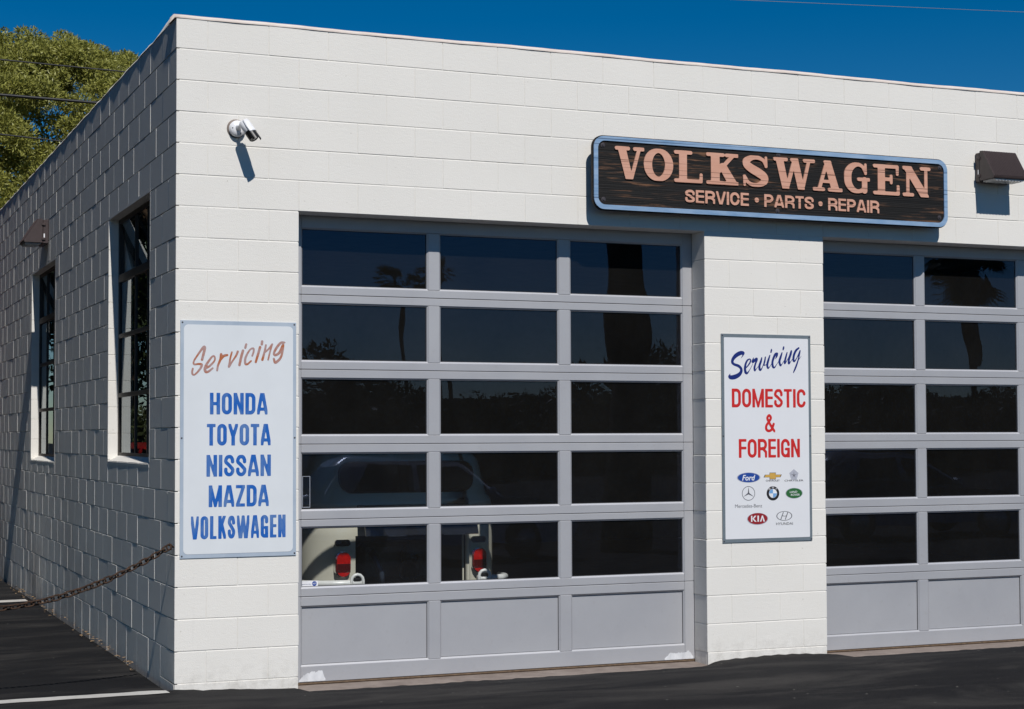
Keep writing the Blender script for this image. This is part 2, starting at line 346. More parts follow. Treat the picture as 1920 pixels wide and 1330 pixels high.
tag(mesh('threshold', [(x, y, z) for x in (D1[0]-.004, D1[1]+.004) for y, z in ((-.035, -.094), (.0, -.088), (.21, -.085), (.32, -.06))], [(0, 4, 5, 1), (1, 5, 6, 2), (2, 6, 7, 3)], M['concrete']), kind='structure')
tag(mesh('threshold', [(x, y, z) for x in (D2[0]-.004, D2[1]+.004) for y, z in ((-.035, -.094), (.0, -.088), (.21, -.085), (.32, -.06))], [(0, 4, 5, 1), (1, 5, 6, 2), (2, 6, 7, 3)], M['concrete']), kind='structure')

# blocks: every unit its own edges; nearest ones single objects, the rest one joined part
cache = {}
def block_mesh(sx, sy, sz, bv=.0022):
    k = (round(sx, 4), round(sy, 4), round(sz, 4))
    if k not in cache:
        bm = bmesh.new(); bbox(bm, 0, k[0], 0, k[1], 0, k[2], bv)
        me = bpy.data.meshes.new('block'); bm.to_mesh(me); bm.free(); me.materials.append(M['block']); cache[k] = me
    return cache[k]
G, GV, GS = .0030, .0012, .0050     # half joints: bed, front head, side head
blocks = []   # (view score, wall, x0,y0,z0,sx,sy,sz,rz)
Cp = np.array([-2.25, -10.68, 1.57])
def add_block(wall, x0, x1, y0, y1, z0, z1, rz=0):
    c = np.array([(x0+x1)/2, (y0+y1)/2, (z0+z1)/2]) if wall is side_wall else np.array([(x0+x1)/2, 0, (z0+z1)/2])
    d = c-Cp; ds = np.linalg.norm(d)
    area = (x1-x0)*(z1-z0)*abs(d[1])/ds if wall is front_wall else (y1-y0)*(z1-z0)*abs(d[0])/ds
    ax = math.degrees(math.atan2(d[0], d[1]))-22.4
    vis = -18 < ax < 17.6
    blocks.append((area/ds**2*(1 if vis else .001), wall, x0, y0, z0, x1-x0, y1-y0, z1-z0, rz))
for c in range(21):
    z0 = HT-(c+1)*h+G; z1 = HT-c*h-G
    even = c % 2 == 0
    # corner unit, seen on both faces
    dp = random.uniform(-.0012, .0012); ds_ = random.uniform(-.0008, .0008)
    cx1 = h if even else 2*h; cy1 = (2*h if even else h)+.034
    add_block(front_wall, ds_, cx1-GV, dp, cy1-GS, z0, z1)
    segs = [(cx1, BX)] if c < 6 else [(cx1, D1[0]), (D1[1], D2[0]), (D2[1], BX)]
    for a, b in segs:
        js = [a] + [k*h for k in range(1, 64) if (k % 2 == (1 if even else 0)) and a+.05 < k*h < b-.05] + [b]
        for u, v_ in zip(js[:-1], js[1:]):
            dp = random.uniform(-.0008, .0008)
            gu = 0 if u in (D1[1], D2[1]) else GV; gv = 0 if v_ in (D1[0], D2[0]) else GV
            e1 = random.uniform(-.003, .001) if gu == 0 else 0; e2 = random.uniform(-.001, .003) if gv == 0 else 0
            add_block(front_wall, u+gu+e1, v_-gv+e2, dp, .1865, z0, z1, 0)
    js = [cy1] + [k*h+.034 for k in range(1, 64) if (k % 2 == (0 if even else 1)) and cy1+.05 < k*h+.034 < BY-.05] + [BY]
    for u, v_ in zip(js[:-1], js[1:]):
        pieces = [(u, v_, z0, z1)]
        for wn_ in (W1, W2):
            nxt = []
            for (a, b, q0, q1) in pieces:
                if q1 <= wn_[2] or q0 >= wn_[3] or b <= wn_[0] or a >= wn_[1]: nxt.append((a, b, q0, q1)); continue
                if a < wn_[0]-.02: nxt.append((a, wn_[0], q0, q1))
                if b > wn_[1]+.02: nxt.append((wn_[1], b, q0, q1))
                aa, bb_ = max(a, wn_[0]), min(b, wn_[1])
                if q0 < wn_[2]-.03: nxt.append((aa, bb_, q0, wn_[2]-.004))
                if q1 > wn_[3]+.03: nxt.append((aa, bb_, wn_[3]+.004, q1))
            pieces = nxt
        for (a, b, q0, q1) in pieces:
            if b-a < .02: continue
            pr = random.gauss(0, .00045)
            add_block(side_wall, pr, .186, a+GS, b-GS, q0-(.09 if c == 20 else 0), q1, random.gauss(-.0017, .0009))
blocks.sort(key=lambda b: -b[0])
for (sc_, wall, x0, y0, z0, sx, sy, sz, rz) in blocks[:300]:
    o = link('block', block_mesh(sx, sy, sz), None, wall, (x0, y0, z0)); o.rotation_euler.z = rz
for wall in (front_wall, side_wall):
    bm = bmesh.new()
    for (sc_, w_, x0, y0, z0, sx, sy, sz, rz) in blocks[300:]:
        if w_ is wall:
            n0 = len(bm.verts); bm.from_mesh(block_mesh(sx, sy, sz)); bm.verts.ensure_lookup_table()
            ca, sa = math.cos(rz), math.sin(rz)
            for v_ in bm.verts[n0:]: v_.co = (x0+v_.co.x*ca-v_.co.y*sa, y0+v_.co.x*sa+v_.co.y*ca, z0+v_.co.z)
    tag(from_bm('block', bm, M['block'], wall), kind='stuff')

# mortar cap along the front parapet, sagging over the corner
V = []; F = []; nc = 160
for i in range(nc+1):
    x = -.012+(BX+.012)*i/nc; w = .0022*math.sin(i*.23)+.0012*math.sin(i*.61+2)+.0007*math.sin(i*1.9); d = -.005+.0015*math.sin(i*.9)
    V += [(x, d, HT-.008+.8*w), (x, d-.001, HT+.006+w*.5), (x, .03, HT+.022+w), (x, .15, HT+.026+w), (x, .205, HT-.004)]
    if i:
        for k in range(4): F.append(((i-1)*5+k, i*5+k, i*5+k+1, (i-1)*5+k+1))
F.append((0, 1, 2, 3, 4)); F.append(tuple(nc*5+k for k in range(5)))
mesh('parapet_cap', V, F, M['cap'], bld, smooth=True)
V = []; F = []; nc = 90
for i in range(nc+1):
    t = i/nc; y = .19+(BY-.2)*t; dz = .030*max(0, 1-(y-.19)/.55)**1.6; w = .0035*math.sin(i*1.3)+.003*math.sin(i*2.9)
    V += [(-.004+.002*math.sin(i*1.7), y, HT-.004+w*.5), (.0, y, HT+.006+dz+w), (.17, y, HT+.010+dz+w), (.195, y, HT-.004)]
    if i:
        for k in range(3): F.append(((i-1)*4+k, i*4+k, i*4+k+1, (i-1)*4+k+1))
mesh('parapet_cap', V, F, M['block'], bld, smooth=True)

# ------------------------------------------------------------------ overhead doors
YD = .194
ROWS = [(2.572, 2.968), (2.070, 2.464), (1.572, 1.960), (1.072, 1.458), (.556, .964), (.040, .438)]
SEAM = [3.075, 2.518, 2.016, 1.515, 1.012, .500, -.068]
PX = [(.885, 1.793), (1.877, 2.785), (2.873, 3.785)]
def pane_mesh(name, x0, x1, z0, z1, y, t, mat, parent):
    o = box(name, x0, x1, y, y+t, z0, z1, mat, parent); a, b = random.gauss(0, .0012), random.gauss(0, .0016)
    for v_ in o.data.vertices: v_.co.y += a*(v_.co.x-(x0+x1)/2)+b*(v_.co.z-(z0+z1)/2)
    return o
def frame_ring(x0, x1, z0, z1, y0, y1, wd, slope):
    # a bead round an opening: outer edge flush at y0, inner edge set back to y1
    o = [(x0, z0), (x1, z0), (x1, z1), (x0, z1)]; i_ = [(x0+wd, z0+wd), (x1-wd, z0+wd), (x1-wd, z1-wd), (x0+wd, z1-wd)]
    V = [(a, y0, b) for a, b in o]+[(a, y0+slope, b) for a, b in i_]+[(a, y1, b) for a, b in i_]; F = []
    for k in range(4):
        l = (k+1) % 4; F += [(k, l, 4+l, 4+k), (4+k, 4+l, 8+l, 8+k)]
    return V, F
def make_door(ox, first):
    bm = bmesh.new()
    for k in range(6):
        za, zc = SEAM[k+1]+.0015, SEAM[k]-.0015
        bbox(bm, ox+.795, ox+PX[0][0], YD, YD+.045, za, zc, .003); bbox(bm, ox+PX[2][1], ox+3.88, YD, YD+.045, za, zc, .003)
    bbox(bm, ox+.80, ox+3.875, YD+.030, YD+.040, SEAM[5]-.02, SEAM[5]+.02)
    for s in SEAM[1:5]: bbox(bm, ox+.80, ox+3.875, YD+.030, YD+.040, s-.02, s+.02)
    door = from_bm('garage_door', bm, M['alu'], bld)
    for k in range(6):
        z0, z1 = ROWS[k]; za, zc = SEAM[k+1]+.0015, SEAM[k]-.0015
        box('rail', ox+PX[0][0]+.0005, ox+PX[2][1]-.0005, YD+.0006, YD+.045, za, z0, M['alu'], door, .003)
        box('rail', ox+PX[0][0]+.0005, ox+PX[2][1]-.0005, YD+.0006, YD+.045, z1, zc, M['alu'], door, .003)
        for a, b in ((PX[0][1], PX[1][0]), (PX[1][1], PX[2][0])):
            box('mullion', ox+a, ox+b, YD+.0012, YD+.044, z0+.0006, z1-.0006, M['alu'], door, .003)
        for c, (a, b) in enumerate(PX):
            V, F = frame_ring(ox+a, ox+b, z0, z1, YD+.004, YD+.024, .009, .007); mesh('glazing_bead', V, F, M['alu'], door)
            if k < 5:
                mesh('gasket', *frame_ring(ox+a+.0085, ox+b-.0085, z0+.0085, z1-.0085, YD+.0165, YD+.022, .0045, .001), M['gasket'], door)
                pane_mesh('pane', ox+a+.002, ox+b-.002, z0+.002, z1-.002, YD+.020, .004, M['glass'], door)
            else:
                bm = bmesh.new(); bbox(bm, ox+a+.002, ox+b-.002, YD+.020, YD+.028, z0+.002, z1-.002)
                from_bm('panel', bm, M['alu'], door)
                mesh('gasket', *frame_ring(ox+a+.0085, ox+b-.0085, z0+.0085, z1-.0085, YD+.0165, YD+.022, .003, .001), M['gasket'], door)
    extrude_profile('bottom_seal', [(YD+.004, SEAM[6]-.001), (YD+.002, SEAM[6]-.010), (YD+.010, SEAM[6]-.020), (YD+.035, SEAM[6]-.020), (YD+.042, SEAM[6]-.001)], 'x', ox+.80, ox+3.875, M['seal'], door)
    return door
door1 = make_door(0, True); door2 = make_door(D2[0]-D1[0], False)
tag(door1, 'left overhead door with a sticker and white touch-up paint at its foot'); tag(door2, 'right overhead door cut by the picture edge')
def patch(x0, x1, z0, z1, seed):
    rr_ = random.Random(seed); n = 40; top = []; q = .6
    for i in range(n+1):
        t = i/n; q = min(1, max(.6, q+rr_.uniform(-.13, .13))); top.append((x0+(x1-x0)*t, z0+(z1-z0)*q*min(1, .25+4*t, .25+6*(1-t))))
    V = []; F = []
    for i, (x, z) in enumerate(top):
        V += [(x, YD-.0008, z0+.002*rr_.random()), (x, YD-.0008, z)]
        if i: F.append((2*i-2, 2*i, 2*i+1, 2*i-1))
    mesh('touch_up_patch', V, F, M['patch'], door1)
patch(.872, 1.055, -.062, .008, 3); patch(3.615, 3.852, -.064, .012, 8)

# ------------------------------------------------------------------ flat lettering engine (distance field outlined on a small grid)
def catmull(pts, n=6):
    P = [np.array(p, float) for p in pts]; P = [2*P[0]-P[1]]+P+[2*P[-1]-P[-2]]; out = []
    for i in range(1, len(P)-2):
        for k in range(n):
            t = k/n; a, b, c, d = P[i-1:i+3]
            out.append(.5*((2*b)+(-a+c)*t+(2*a-5*b+4*c-d)*t*t+(-a+3*b-3*c+d)*t**3))
    out.append(P[-2]); return out
def field_mesh(strokes, cell, clip=None, depth=0):
    """strokes: list of polylines of (x, y, width). Returns verts (x, y, d), faces."""
    A = np.concatenate([np.array(s)[:-1] for s in strokes]); B = np.concatenate([np.array(s)[1:] for s in strokes])
    allp = np.concatenate([A, B]); mw = allp[:, 2].max()/2+2*cell
    x0, y0 = allp[:, 0].min()-mw, allp[:, 1].min()-mw; x1, y1 = allp[:, 0].max()+mw, allp[:, 1].max()+mw
    if clip: x0, y0, x1, y1 = max(x0, clip[0]-2*cell), max(y0, clip[1]-2*cell), min(x1, clip[2]+2*cell), min(y1, clip[3]+2*cell)
    gx_ = np.arange(x0, x1+cell, cell); gy_ = np.arange(y0, y1+cell, cell)
    X, Y = np.meshgrid(gx_, gy_); f = np.full(X.shape, 1e9)
    for a, b in zip(A, B):
        d = b[:2]-a[:2]; L2 = max(1e-12, d@d); t = np.clip(((X-a[0])*d[0]+(Y-a[1])*d[1])/L2, 0, 1)
        f = np.minimum(f, np.hypot(X-a[0]-t*d[0], Y-a[1]-t*d[1])-(a[2]+(b[2]-a[2])*t)/2)
    if clip: f = np.maximum(f, np.maximum(np.maximum(clip[0]-X, X-clip[2]), np.maximum(clip[1]-Y, Y-clip[3])))
    V = []; F = []; ins = f < 0
    ny, nx_ = f.shape
    for j in range(ny-1):
        i = 0
        while i < nx_-1:
            c = (ins[j, i], ins[j, i+1], ins[j+1, i+1], ins[j+1, i])
            if all(c):
                k = i
                while k < nx_-1 and ins[j, k] and ins[j, k+1] and ins[j+1, k+1] and ins[j+1, k]: k += 1
                b = len(V); V += [(gx_[i], gy_[j], 0), (gx_[k], gy_[j], 0), (gx_[k], gy_[j+1], 0), (gx_[i], gy_[j+1], 0)]; F.append((b, b+1, b+2, b+3)); i = k; continue
            if any(c):
                P = [(gx_[i], gy_[j], f[j, i]), (gx_[i+1], gy_[j], f[j, i+1]), (gx_[i+1], gy_[j+1], f[j+1, i+1]), (gx_[i], gy_[j+1], f[j+1, i])]
                poly = []; cut = []
                for q in range(4):
                    p, r_ = P[q], P[(q+1) % 4]
                    if p[2] < 0: poly.append((p[0], p[1], 0))
                    if (p[2] < 0) != (r_[2] < 0):
                        t = p[2]/(p[2]-r_[2]); w = (p[0]+(r_[0]-p[0])*t, p[1]+(r_[1]-p[1])*t, 0); poly.append(w); cut.append(w)
                if len(poly) > 2:
                    b = len(V); V += poly; F.append(tuple(range(b, b+len(poly))))
                if depth and len(cut) >= 2:
                    for q in range(0, len(cut)-1, 2):
                        b = len(V); V += [cut[q], cut[q+1], (cut[q+1][0], cut[q+1][1], depth), (cut[q][0], cut[q][1], depth)]; F.append((b, b+1, b+2, b+3))
            i += 1
    return V, F
def arc(cx, cy, rx, ry, a0, a1, n=12): return [(cx+rx*math.cos(R(a0+(a1-a0)*k/n)), cy+ry*math.sin(R(a0+(a1-a0)*k/n))) for k in range(n+1)]
def sans(ch, w, t):
    L, Rr, B, T = t/2, w-t/2, t/2, 1-t/2; rx = (w-t)/2; ry = min(rx*1.15, .33); cx = w/2; td = t*.92
    ring = arc(cx, T-ry, rx, ry, 0, 180)+arc(cx, B+ry, rx, ry, 180, 360); ring.append(ring[0])
    st = lambda *p: [(a, b, t) for a, b in p]; dg = lambda *p: [(a, b, td) for a, b in p]
    hz = lambda *p: [(a, b, t*.86) for a, b in p]
    e = .15
    if ch == 'H': return [st((L, -e), (L, 1+e)), st((Rr, -e), (Rr, 1+e)), hz((L, .5), (Rr, .5))]
    if ch == 'O': return [st(*ring)]
    if ch == 'N': return [st((L, -e), (L, 1+e)), st((Rr, -e), (Rr, 1+e)), [(L, 1, t*.8), (Rr, 0, t*.8)]]
    if ch == 'D': return [st((L, -e), (L, 1+e)), st(*([(L, T), (Rr-ry, T)]+arc(Rr-rx*.95, T-ry, rx*.95, ry, 90, 0)+arc(Rr-rx*.95, B+ry, rx*.95, ry, 0, -90)+[(L, B)]))]
    if ch == 'A': return [dg((L*.75-.04, -.1), (cx-.0, 1.12)), dg((w-L*.75+.04, -.1), (cx, 1.12)), hz((w*.25, .25), (w*.75, .25))]
    if ch == 'T': return [st((cx, -e), (cx, 1+e)), hz((-e, 1-t*.43), (w+e, 1-t*.43))]
    if ch == 'Y': return [st((cx, -e), (cx, .45)), dg((L*.7-.05, 1.12), (cx, .4)), dg((w-L*.7+.05, 1.12), (cx, .4))]
    if ch == 'I': return [st((t/2, -e), (t/2, 1+e))]
    if ch == 'S':
        k = catmull([(Rr, .68), (Rr-.01, .78), (cx+rx*.55, T-.02), (cx, T), (cx-rx*.6, T-.03), (L, .76), (L+.01, .66), (cx-rx*.3, .565), (cx+rx*.35, .455), (Rr, .33), (Rr, .22), (cx+rx*.55, B+.03), (cx, B), (cx-rx*.6, B+.03), (L, .22), (L, .33)], 4)
        return [[(a, b, t*.95) for a, b in k]]
    if ch == 'M': return [st((L, -e), (L, 1+e)), st((Rr, -e), (Rr, 1+e)), [(L, 1, t*.8), (cx, .05, t*.8)], [(Rr, 1, t*.8), (cx, .05, t*.8)]]
    if ch == 'Z': return [hz((-e, 1-t*.43), (w-.02, 1-t*.43)), dg((Rr, T-.03), (L, B+.03)), hz((.02, t*.43), (w+e, t*.43))]
    if ch == 'V': return [dg((L*.75-.04, 1.1), (cx, -.12)), dg((w-L*.75+.04, 1.1), (cx, -.12))]
    if ch == 'L': return [st((L, -e), (L, 1+e)), hz((L, t*.43), (w+e, t*.43))]
    if ch == 'K': return [st((L, -e), (L, 1+e)), dg((L, .38), (w-L*.8+.03, 1.12)), dg((cx*.95, .6), (w-L*.75+.05, -.12))]
    if ch == 'W': return [dg((L*.7-.03, 1.1), (w*.28, -.12)), dg((w*.28, -.12), (cx, .95)), dg((cx, .95), (w*.72, -.12)), dg((w*.72, -.12), (w-L*.7+.03, 1.1))]
    if ch in 'GC':
        p = arc(cx, T-ry, rx, ry, 0, 180)+arc(cx, B+ry, rx, ry, 180, 360)
        if ch == 'C': return [st(*(arc(cx, T-ry, rx, ry, 12, 180)+arc(cx, B+ry, rx, ry, 180, 348)))]
        p = [(Rr, .755 if ch == 'C' else .70)]+p+[(Rr, .245 if ch == 'C' else .42)]
        out = [st(*p)]
        if ch == 'G': out += [hz((cx+t*.2, .45), (w+e, .45)), st((Rr, .4), (Rr, -.1))]
        return out
    if ch in 'EF': return [st((L, -e), (L, 1+e)), hz((L, 1-t*.43), (w+e, 1-t*.43)), hz((L, .52), (w*.9, .52))]+([hz((L, t*.43), (w+e, t*.43))] if ch == 'E' else [])
    if ch in 'PR':
        p = [(L, T)]+arc(Rr-rx*.9, T-.22, rx*.9, .22, 90, -90)+[(L, T-.44)]
        out = [st((L, -e), (L, 1+e)), st(*p)]
        if ch == 'R': out.append(dg((cx*1.05, .5), (Rr+.01, .3), (Rr+.03, -.1)))
        return out
    if ch == '&': return [[(a, b, t*.85) for a, b in catmull([(w*1.02, .0), (w*.72, .24), (w*.42, .55), (w*.27, .78), (w*.45, .92), (w*.6, .78), (w*.42, .58), (w*.17, .36), (w*.18, .15), (w*.42, .075), (w*.68, .17), (w*.86, .45)], 5)]]
    return []
WID = dict(I=.36, M=1.3, W=1.62, E=.86, F=.84, L=.84, T=.9, A=1.04, V=1.0, Y=1.0, Z=.9, R=1.02, P=.98, S=.98)
def word(txt, x0, x1, z0, z1, y, mat, parent, t=.27, gap=.11, bw=.5, depth=0, letters=False, name='lettering'):
    ws = [bw*WID.get(c, 1) if c != 'I' else t for c in txt]
    # scale glyph widths so the word fills x0..x1 exactly
    hgt = z1-z0; tot = (x1-x0)/hgt; k = (tot-gap*(len(txt)-1)-sum(w for c, w in zip(txt, ws) if c == 'I'))/sum(w for c, w in zip(txt, ws) if c != 'I')
    x = 0; AV = []; AF = []
    for c, w in zip(txt, ws):
        w = w*k if c != 'I' else w
        V, F = field_mesh(sans(c, w, t), .022, (0, 0, w, 1), depth/hgt if depth else 0)
        b = len(AV); AV += [(x0+(x+u)*hgt, y+d*hgt, z0+v_*hgt) for u, v_, d in V]; AF += [tuple(q+b for q in f) for f in F]
        x += w+gap
    return mesh(name, AV, AF, mat, parent)
def slab(ch):
    a, s, th = .27, .115, .115
    E = lambda x0, x1, y: [(x0, y, s), (x1, y, s)]
    if ch == 'V': return [[(.22, 1.0, a), (.49, 0, a*.9)], [(.83, .95, th), (.56, .03, th)], E(.06, .46, .94), E(.68, .96, .94)], 1
    if ch == 'O': return [[(.5+.36*math.cos(R(q)), .5+.435*math.sin(R(q)), .13+.15*abs(math.cos(R(q)))**1.3) for q in range(0, 361, 10)]], 1
    if ch == 'L': return [[(.31, .0, a), (.31, 1, a)], E(.06, .58, .94), E(.06, .93, .06), [(.93, .06, s), (.94, .27, .1)]], 1
    if ch == 'K': return [[(.28, 0, a), (.28, 1, a)], E(.05, .52, .94), E(.05, .52, .06), [(.82, .92, th), (.36, .38, th)], [(.52, .57, a*.9), (.82, .06, a)], E(.64, .97, .94), E(.6, 1.0, .06)], 1
    if ch == 'S': return [catmull([(.84, .72, .09), (.76, .86, .11), (.58, .935, .13), (.38, .925, .16), (.2, .82, .22), (.2, .7, .25), (.36, .58, .27), (.6, .46, .28), (.79, .33, .26), (.79, .19, .23), (.63, .085, .15), (.42, .065, .12), (.24, .14, .11), (.15, .29, .09)], 4), [(.86, .95, .08), (.86, .67, .1)], [(.12, .05, .08), (.12, .33, .1)]], 1
    if ch == 'W': return [[(.2, 1, a), (.44, 0, a*.9)], [(.48, .02, th*1.1), (.76, .95, th*1.2)], [(.76, .97, a*.9), (1.0, 0, a*.9)], [(1.04, .02, th), (1.28, .95, th)], E(.05, .46, .94), E(1.12, 1.45, .94), E(.66, .84, .94)], 1.5
    if ch == 'A': return [[(.5, .96, th), (.22, .05, th)], [(.52, .94, a*.9), (.8, .04, a)], [(.3, .32, .1), (.68, .32, .1)], E(.05, .37, .06), E(.58, 1.0, .06), [(.44, .94, s), (.6, .94, s)]], 1.04
    if ch == 'G': return [catmull([(.8, .74, .1), (.72, .88, .11), (.54, .94, .13), (.34, .87, .2), (.2, .7, .26), (.17, .5, .27), (.2, .3, .26), (.34, .13, .2), (.52, .065, .13), (.7, .1, .13), (.82, .2, .15)], 4), [(.84, .95, .08), (.84, .66, .1)], [(.8, .1, .2), (.8, .44, .2)], E(.58, .96, .46)], 1
    if ch == 'E': return [[(.31, 0, a), (.31, 1, a)], E(.06, .9, .94), [(.91, .94, s), (.91, .7, .1)], E(.4, .66, .52), [(.68, .63, .1), (.68, .41, .1)], E(.06, .93, .06), [(.94, .06, s), (.94, .3, .1)]], 1
    if ch == 'N': return [[(.19, .05, th), (.19, .95, th)], [(.15, 1.0, a), (.83, 0, a)], [(.86, .95, th), (.86, .0, th)], E(.05, .3, .94), E(.05, .36, .06), E(.7, .98, .94)], 1.04
def text_flat(txt, cx, cz, wd, hgt, y, mat, parent, name='lettering', bold=0.0, shear=0):
    cu = bpy.data.curves.new('t', 'FONT'); cu.body = txt; cu.align_x = 'CENTER'; cu.offset = bold; cu.shear = shear; cu.resolution_u = 3
    ob = bpy.data.objects.new('t', cu); COL.objects.link(ob)
    me0 = ob.to_mesh(); vv = [tuple(v_.co) for v_ in me0.vertices]; ff = [tuple(p.vertices) for p in me0.polygons]; ob.to_mesh_clear()
    bpy.data.objects.remove(ob); bpy.data.curves.remove(cu)
    a = np.array(vv); mn, mx = a.min(0), a.max(0); sx = wd/(mx[0]-mn[0]); sz = hgt/(mx[1]-mn[1])
    return mesh(name, [(cx+(p[0]-(mn[0]+mx[0])/2)*sx, y, cz+(p[1]-(mn[1]+mx[1])/2)*sz) for p in vv], ff, mat, parent)
def script(strokes, fn, cell, y, mat, parent):
    V, F = field_mesh([catmull(s, 5) for s in strokes], cell)
    return mesh('lettering', [(*fn(a, b),) for a, b, d in V], F, mat, parent)

# ------------------------------------------------------------------ carved wooden sign
def rrect(x0, x1, z0, z1, r_, n=8):
    P = []
    for cx, cz, a in ((x1-r_, z1-r_, 0), (x0+r_, z1-r_, 90), (x0+r_, z0+r_, 180), (x1-r_, z0+r_, 270)):
        P += [(cx+r_*math.cos(R(a+90*k/n)), cz+r_*math.sin(R(a+90*k/n))) for k in range(n+1)]
    return P
def plate(name, P, y0, y1, mat, parent, bev=0):
    return extrude_profile(name, P, 'y', y0, y1, mat, parent, bev)
def ring(name, Po, Pi, y0, y1, mat, parent):
    n = len(Po); V = [(a, y0, b) for a, b in Po]+[(a, y0, b) for a, b in Pi]+[(a, y1, b) for a, b in Po]+[(a, y1, b) for a, b in Pi]; F = []
    for k in range(n):
        l = (k+1) % n; F += [(k, l, n+l, n+k), (k, 2*n+k, 2*n+l, l), (n+k, n+l, 3*n+l, 3*n+k)]
    return mesh(name, V, F, mat, parent)
sg = tag(empty('carved_sign', (4.42, -.09, 3.41)), 'long black wooden sign with blue rim and salmon raised lettering over the doors', 'sign')
def sp(o):   # keep world placement under a parent that sits at the thing's base
    o.matrix_parent_inverse = Matrix.Translation(-Vector(o.parent.location)); return o
YS = -.118
sp(plate('board', rrect(2.905, 5.932, 3.146, 3.676, .085), YS, -.088, M['wood'], sg, .004))
sp(ring('rim', rrect(2.912, 5.925, 3.153, 3.669, .080), rrect(2.944, 5.893, 3.185, 3.637, .055), -.1275, YS+.004, M['blue_wood'], sg))
for ch, (a, b) in zip('VOLKSWAGEN', [(3.075, 3.308), (3.304, 3.540), (3.547, 3.782), (3.810, 4.075), (4.098, 4.344), (4.373, 4.731), (4.711, 4.970), (4.978, 5.215), (5.244, 5.485), (5.512, 5.770)]):
    st_, w = slab(ch); V, F = field_mesh(st_, .022, (0.0, 0.0, w, 1.0), .042)
    k = (b-a)/w; sp(mesh('letter', [(a+u*k, -.127+d*.231, 3.374+v_*.231) for u, v_, d in V], F, M['salmon'], sg))
for txt, a, b in (('SERVICE', 3.637, 4.162), ('PARTS', 4.293, 4.717), ('REPAIR', 4.844, 5.297)):
    sp(word(txt, a, b, 3.232, 3.326, -.1255, M['salmon'], sg, .20, .10, .75, .0075))
for x in (4.230, 4.777): sp(lathe('letter_dot', [(.018, 0), (.018, .007)], M['salmon'], sg, 'y', 16, (x, -.1255, 3.279), False))
for x, z in ((2.985, 3.605), (2.987, 3.222), (4.419, 3.622), (4.408, 3.208), (5.860, 3.610), (5.852, 3.226)):
    sp(lathe('bolt', [(.0175, 0), (.0175, -.003), (.009, -.004), (.008, -.009)], M['bolt'], sg, 'y', 12, (x, YS, z), False))
for x in (3.3, 4.42, 5.5): sp(box('bracket', x-.03, x+.03, -.09, -.0015, 3.25, 3.57, M['steel_win'], sg))

# ------------------------------------------------------------------ sheet signs
def sheet_sign(x0, x1, z0, z1, label, name, frame, white, inset, rad, screws):
    s_ = tag(empty(name, ((x0+x1)/2, -.003, (z0+z1)/2)), label, 'sign')
    sp(box('backing', x0, x1, -.0075, -.0018, z0, z1, frame, s_, .0008))
    P = rrect(x0+inset[0], x1-inset[0], z0+inset[1], z1-inset[1], rad)
    sp(mesh('face', [(a, -.0088, b) for a, b in P], [tuple(range(len(P)))], white, s_))
    for x, z in screws: sp(lathe('screw', [(.006, 0), (.0055, -.002), (.002, -.003)], M['screw'], s_, 'y', 10, (x, -.0076, z), False))
    return s_
s1 = sheet_sign(.030, .794, .793, 2.313, 'faded white sign listing car makes in worn blue letters by the corner', 'painted_sign', M['signgrey'], M['signwhite'], (.022, .026), .03,
    [(.043, 2.300), (.781, 2.300), (.040, 1.56), (.784, 1.56), (.043, .808), (.783, .808)])
YT = -.0096
for txt, a, b, z0, z1 in (('HONDA', .221, .601, 1.711, 1.850), ('TOYOTA', .202, .622, 1.511, 1.650), ('NISSAN', .200, .624, 1.312, 1.451), ('MAZDA', .215, .610, 1.117, 1.256), ('VOLKSWAGEN', .101, .723, .913, 1.060)):
    sp(word(txt, a, b, z0, z1, YT, M['oldblue'], s1, .172 if len(txt) < 8 else .15, .075, .5))
m1 = lambda X, Y: (.035+X*.739/1920, YT, 2.246+.015*X/1920-Y*.375/1006)
W_ = 40
ST1 = [[(350,500),(375,400),(395,300),(370,290),(290,400),(215,520),(215,580),(290,575),(345,590),(310,670),(230,755),(190,750),(185,700),(195,655)],
    [(415,645),(480,610),(560,520),(560,450),(520,450),(440,560),(398,650),(412,710),(460,705),(530,650)],
    [(672,410),(660,500),(620,600),(605,690)], [(655,510),(715,440),(775,425)], [(855,375),(830,470),(815,560),(805,630),(860,540),(930,430),(955,365)],
    [(1045,350),(1010,480),(985,600)], [(1100,240),(1092,270),(1085,300)], [(1205,440),(1230,360),(1220,310),(1160,340),(1090,470),(1085,570),(1120,585),(1185,530)],
    [(1340,290),(1300,430),(1265,550)], [(1375,190),(1372,215),(1370,240)], [(1440,255),(1420,360),(1380,510)], [(1412,385),(1480,330),(1550,240)], [(1545,250),(1510,380),(1480,510)],
    [(1765,210),(1700,215),(1620,310),(1580,400),(1610,430),(1680,380),(1740,240),(1735,340),(1700,470),(1640,540),(1600,560),(1578,495)]]
sp(script([[(a, b, W_*(.95+.2*math.sin(a*.02))) for a, b in s] for s in ST1], m1, 9, YT, M['orange'], s1))

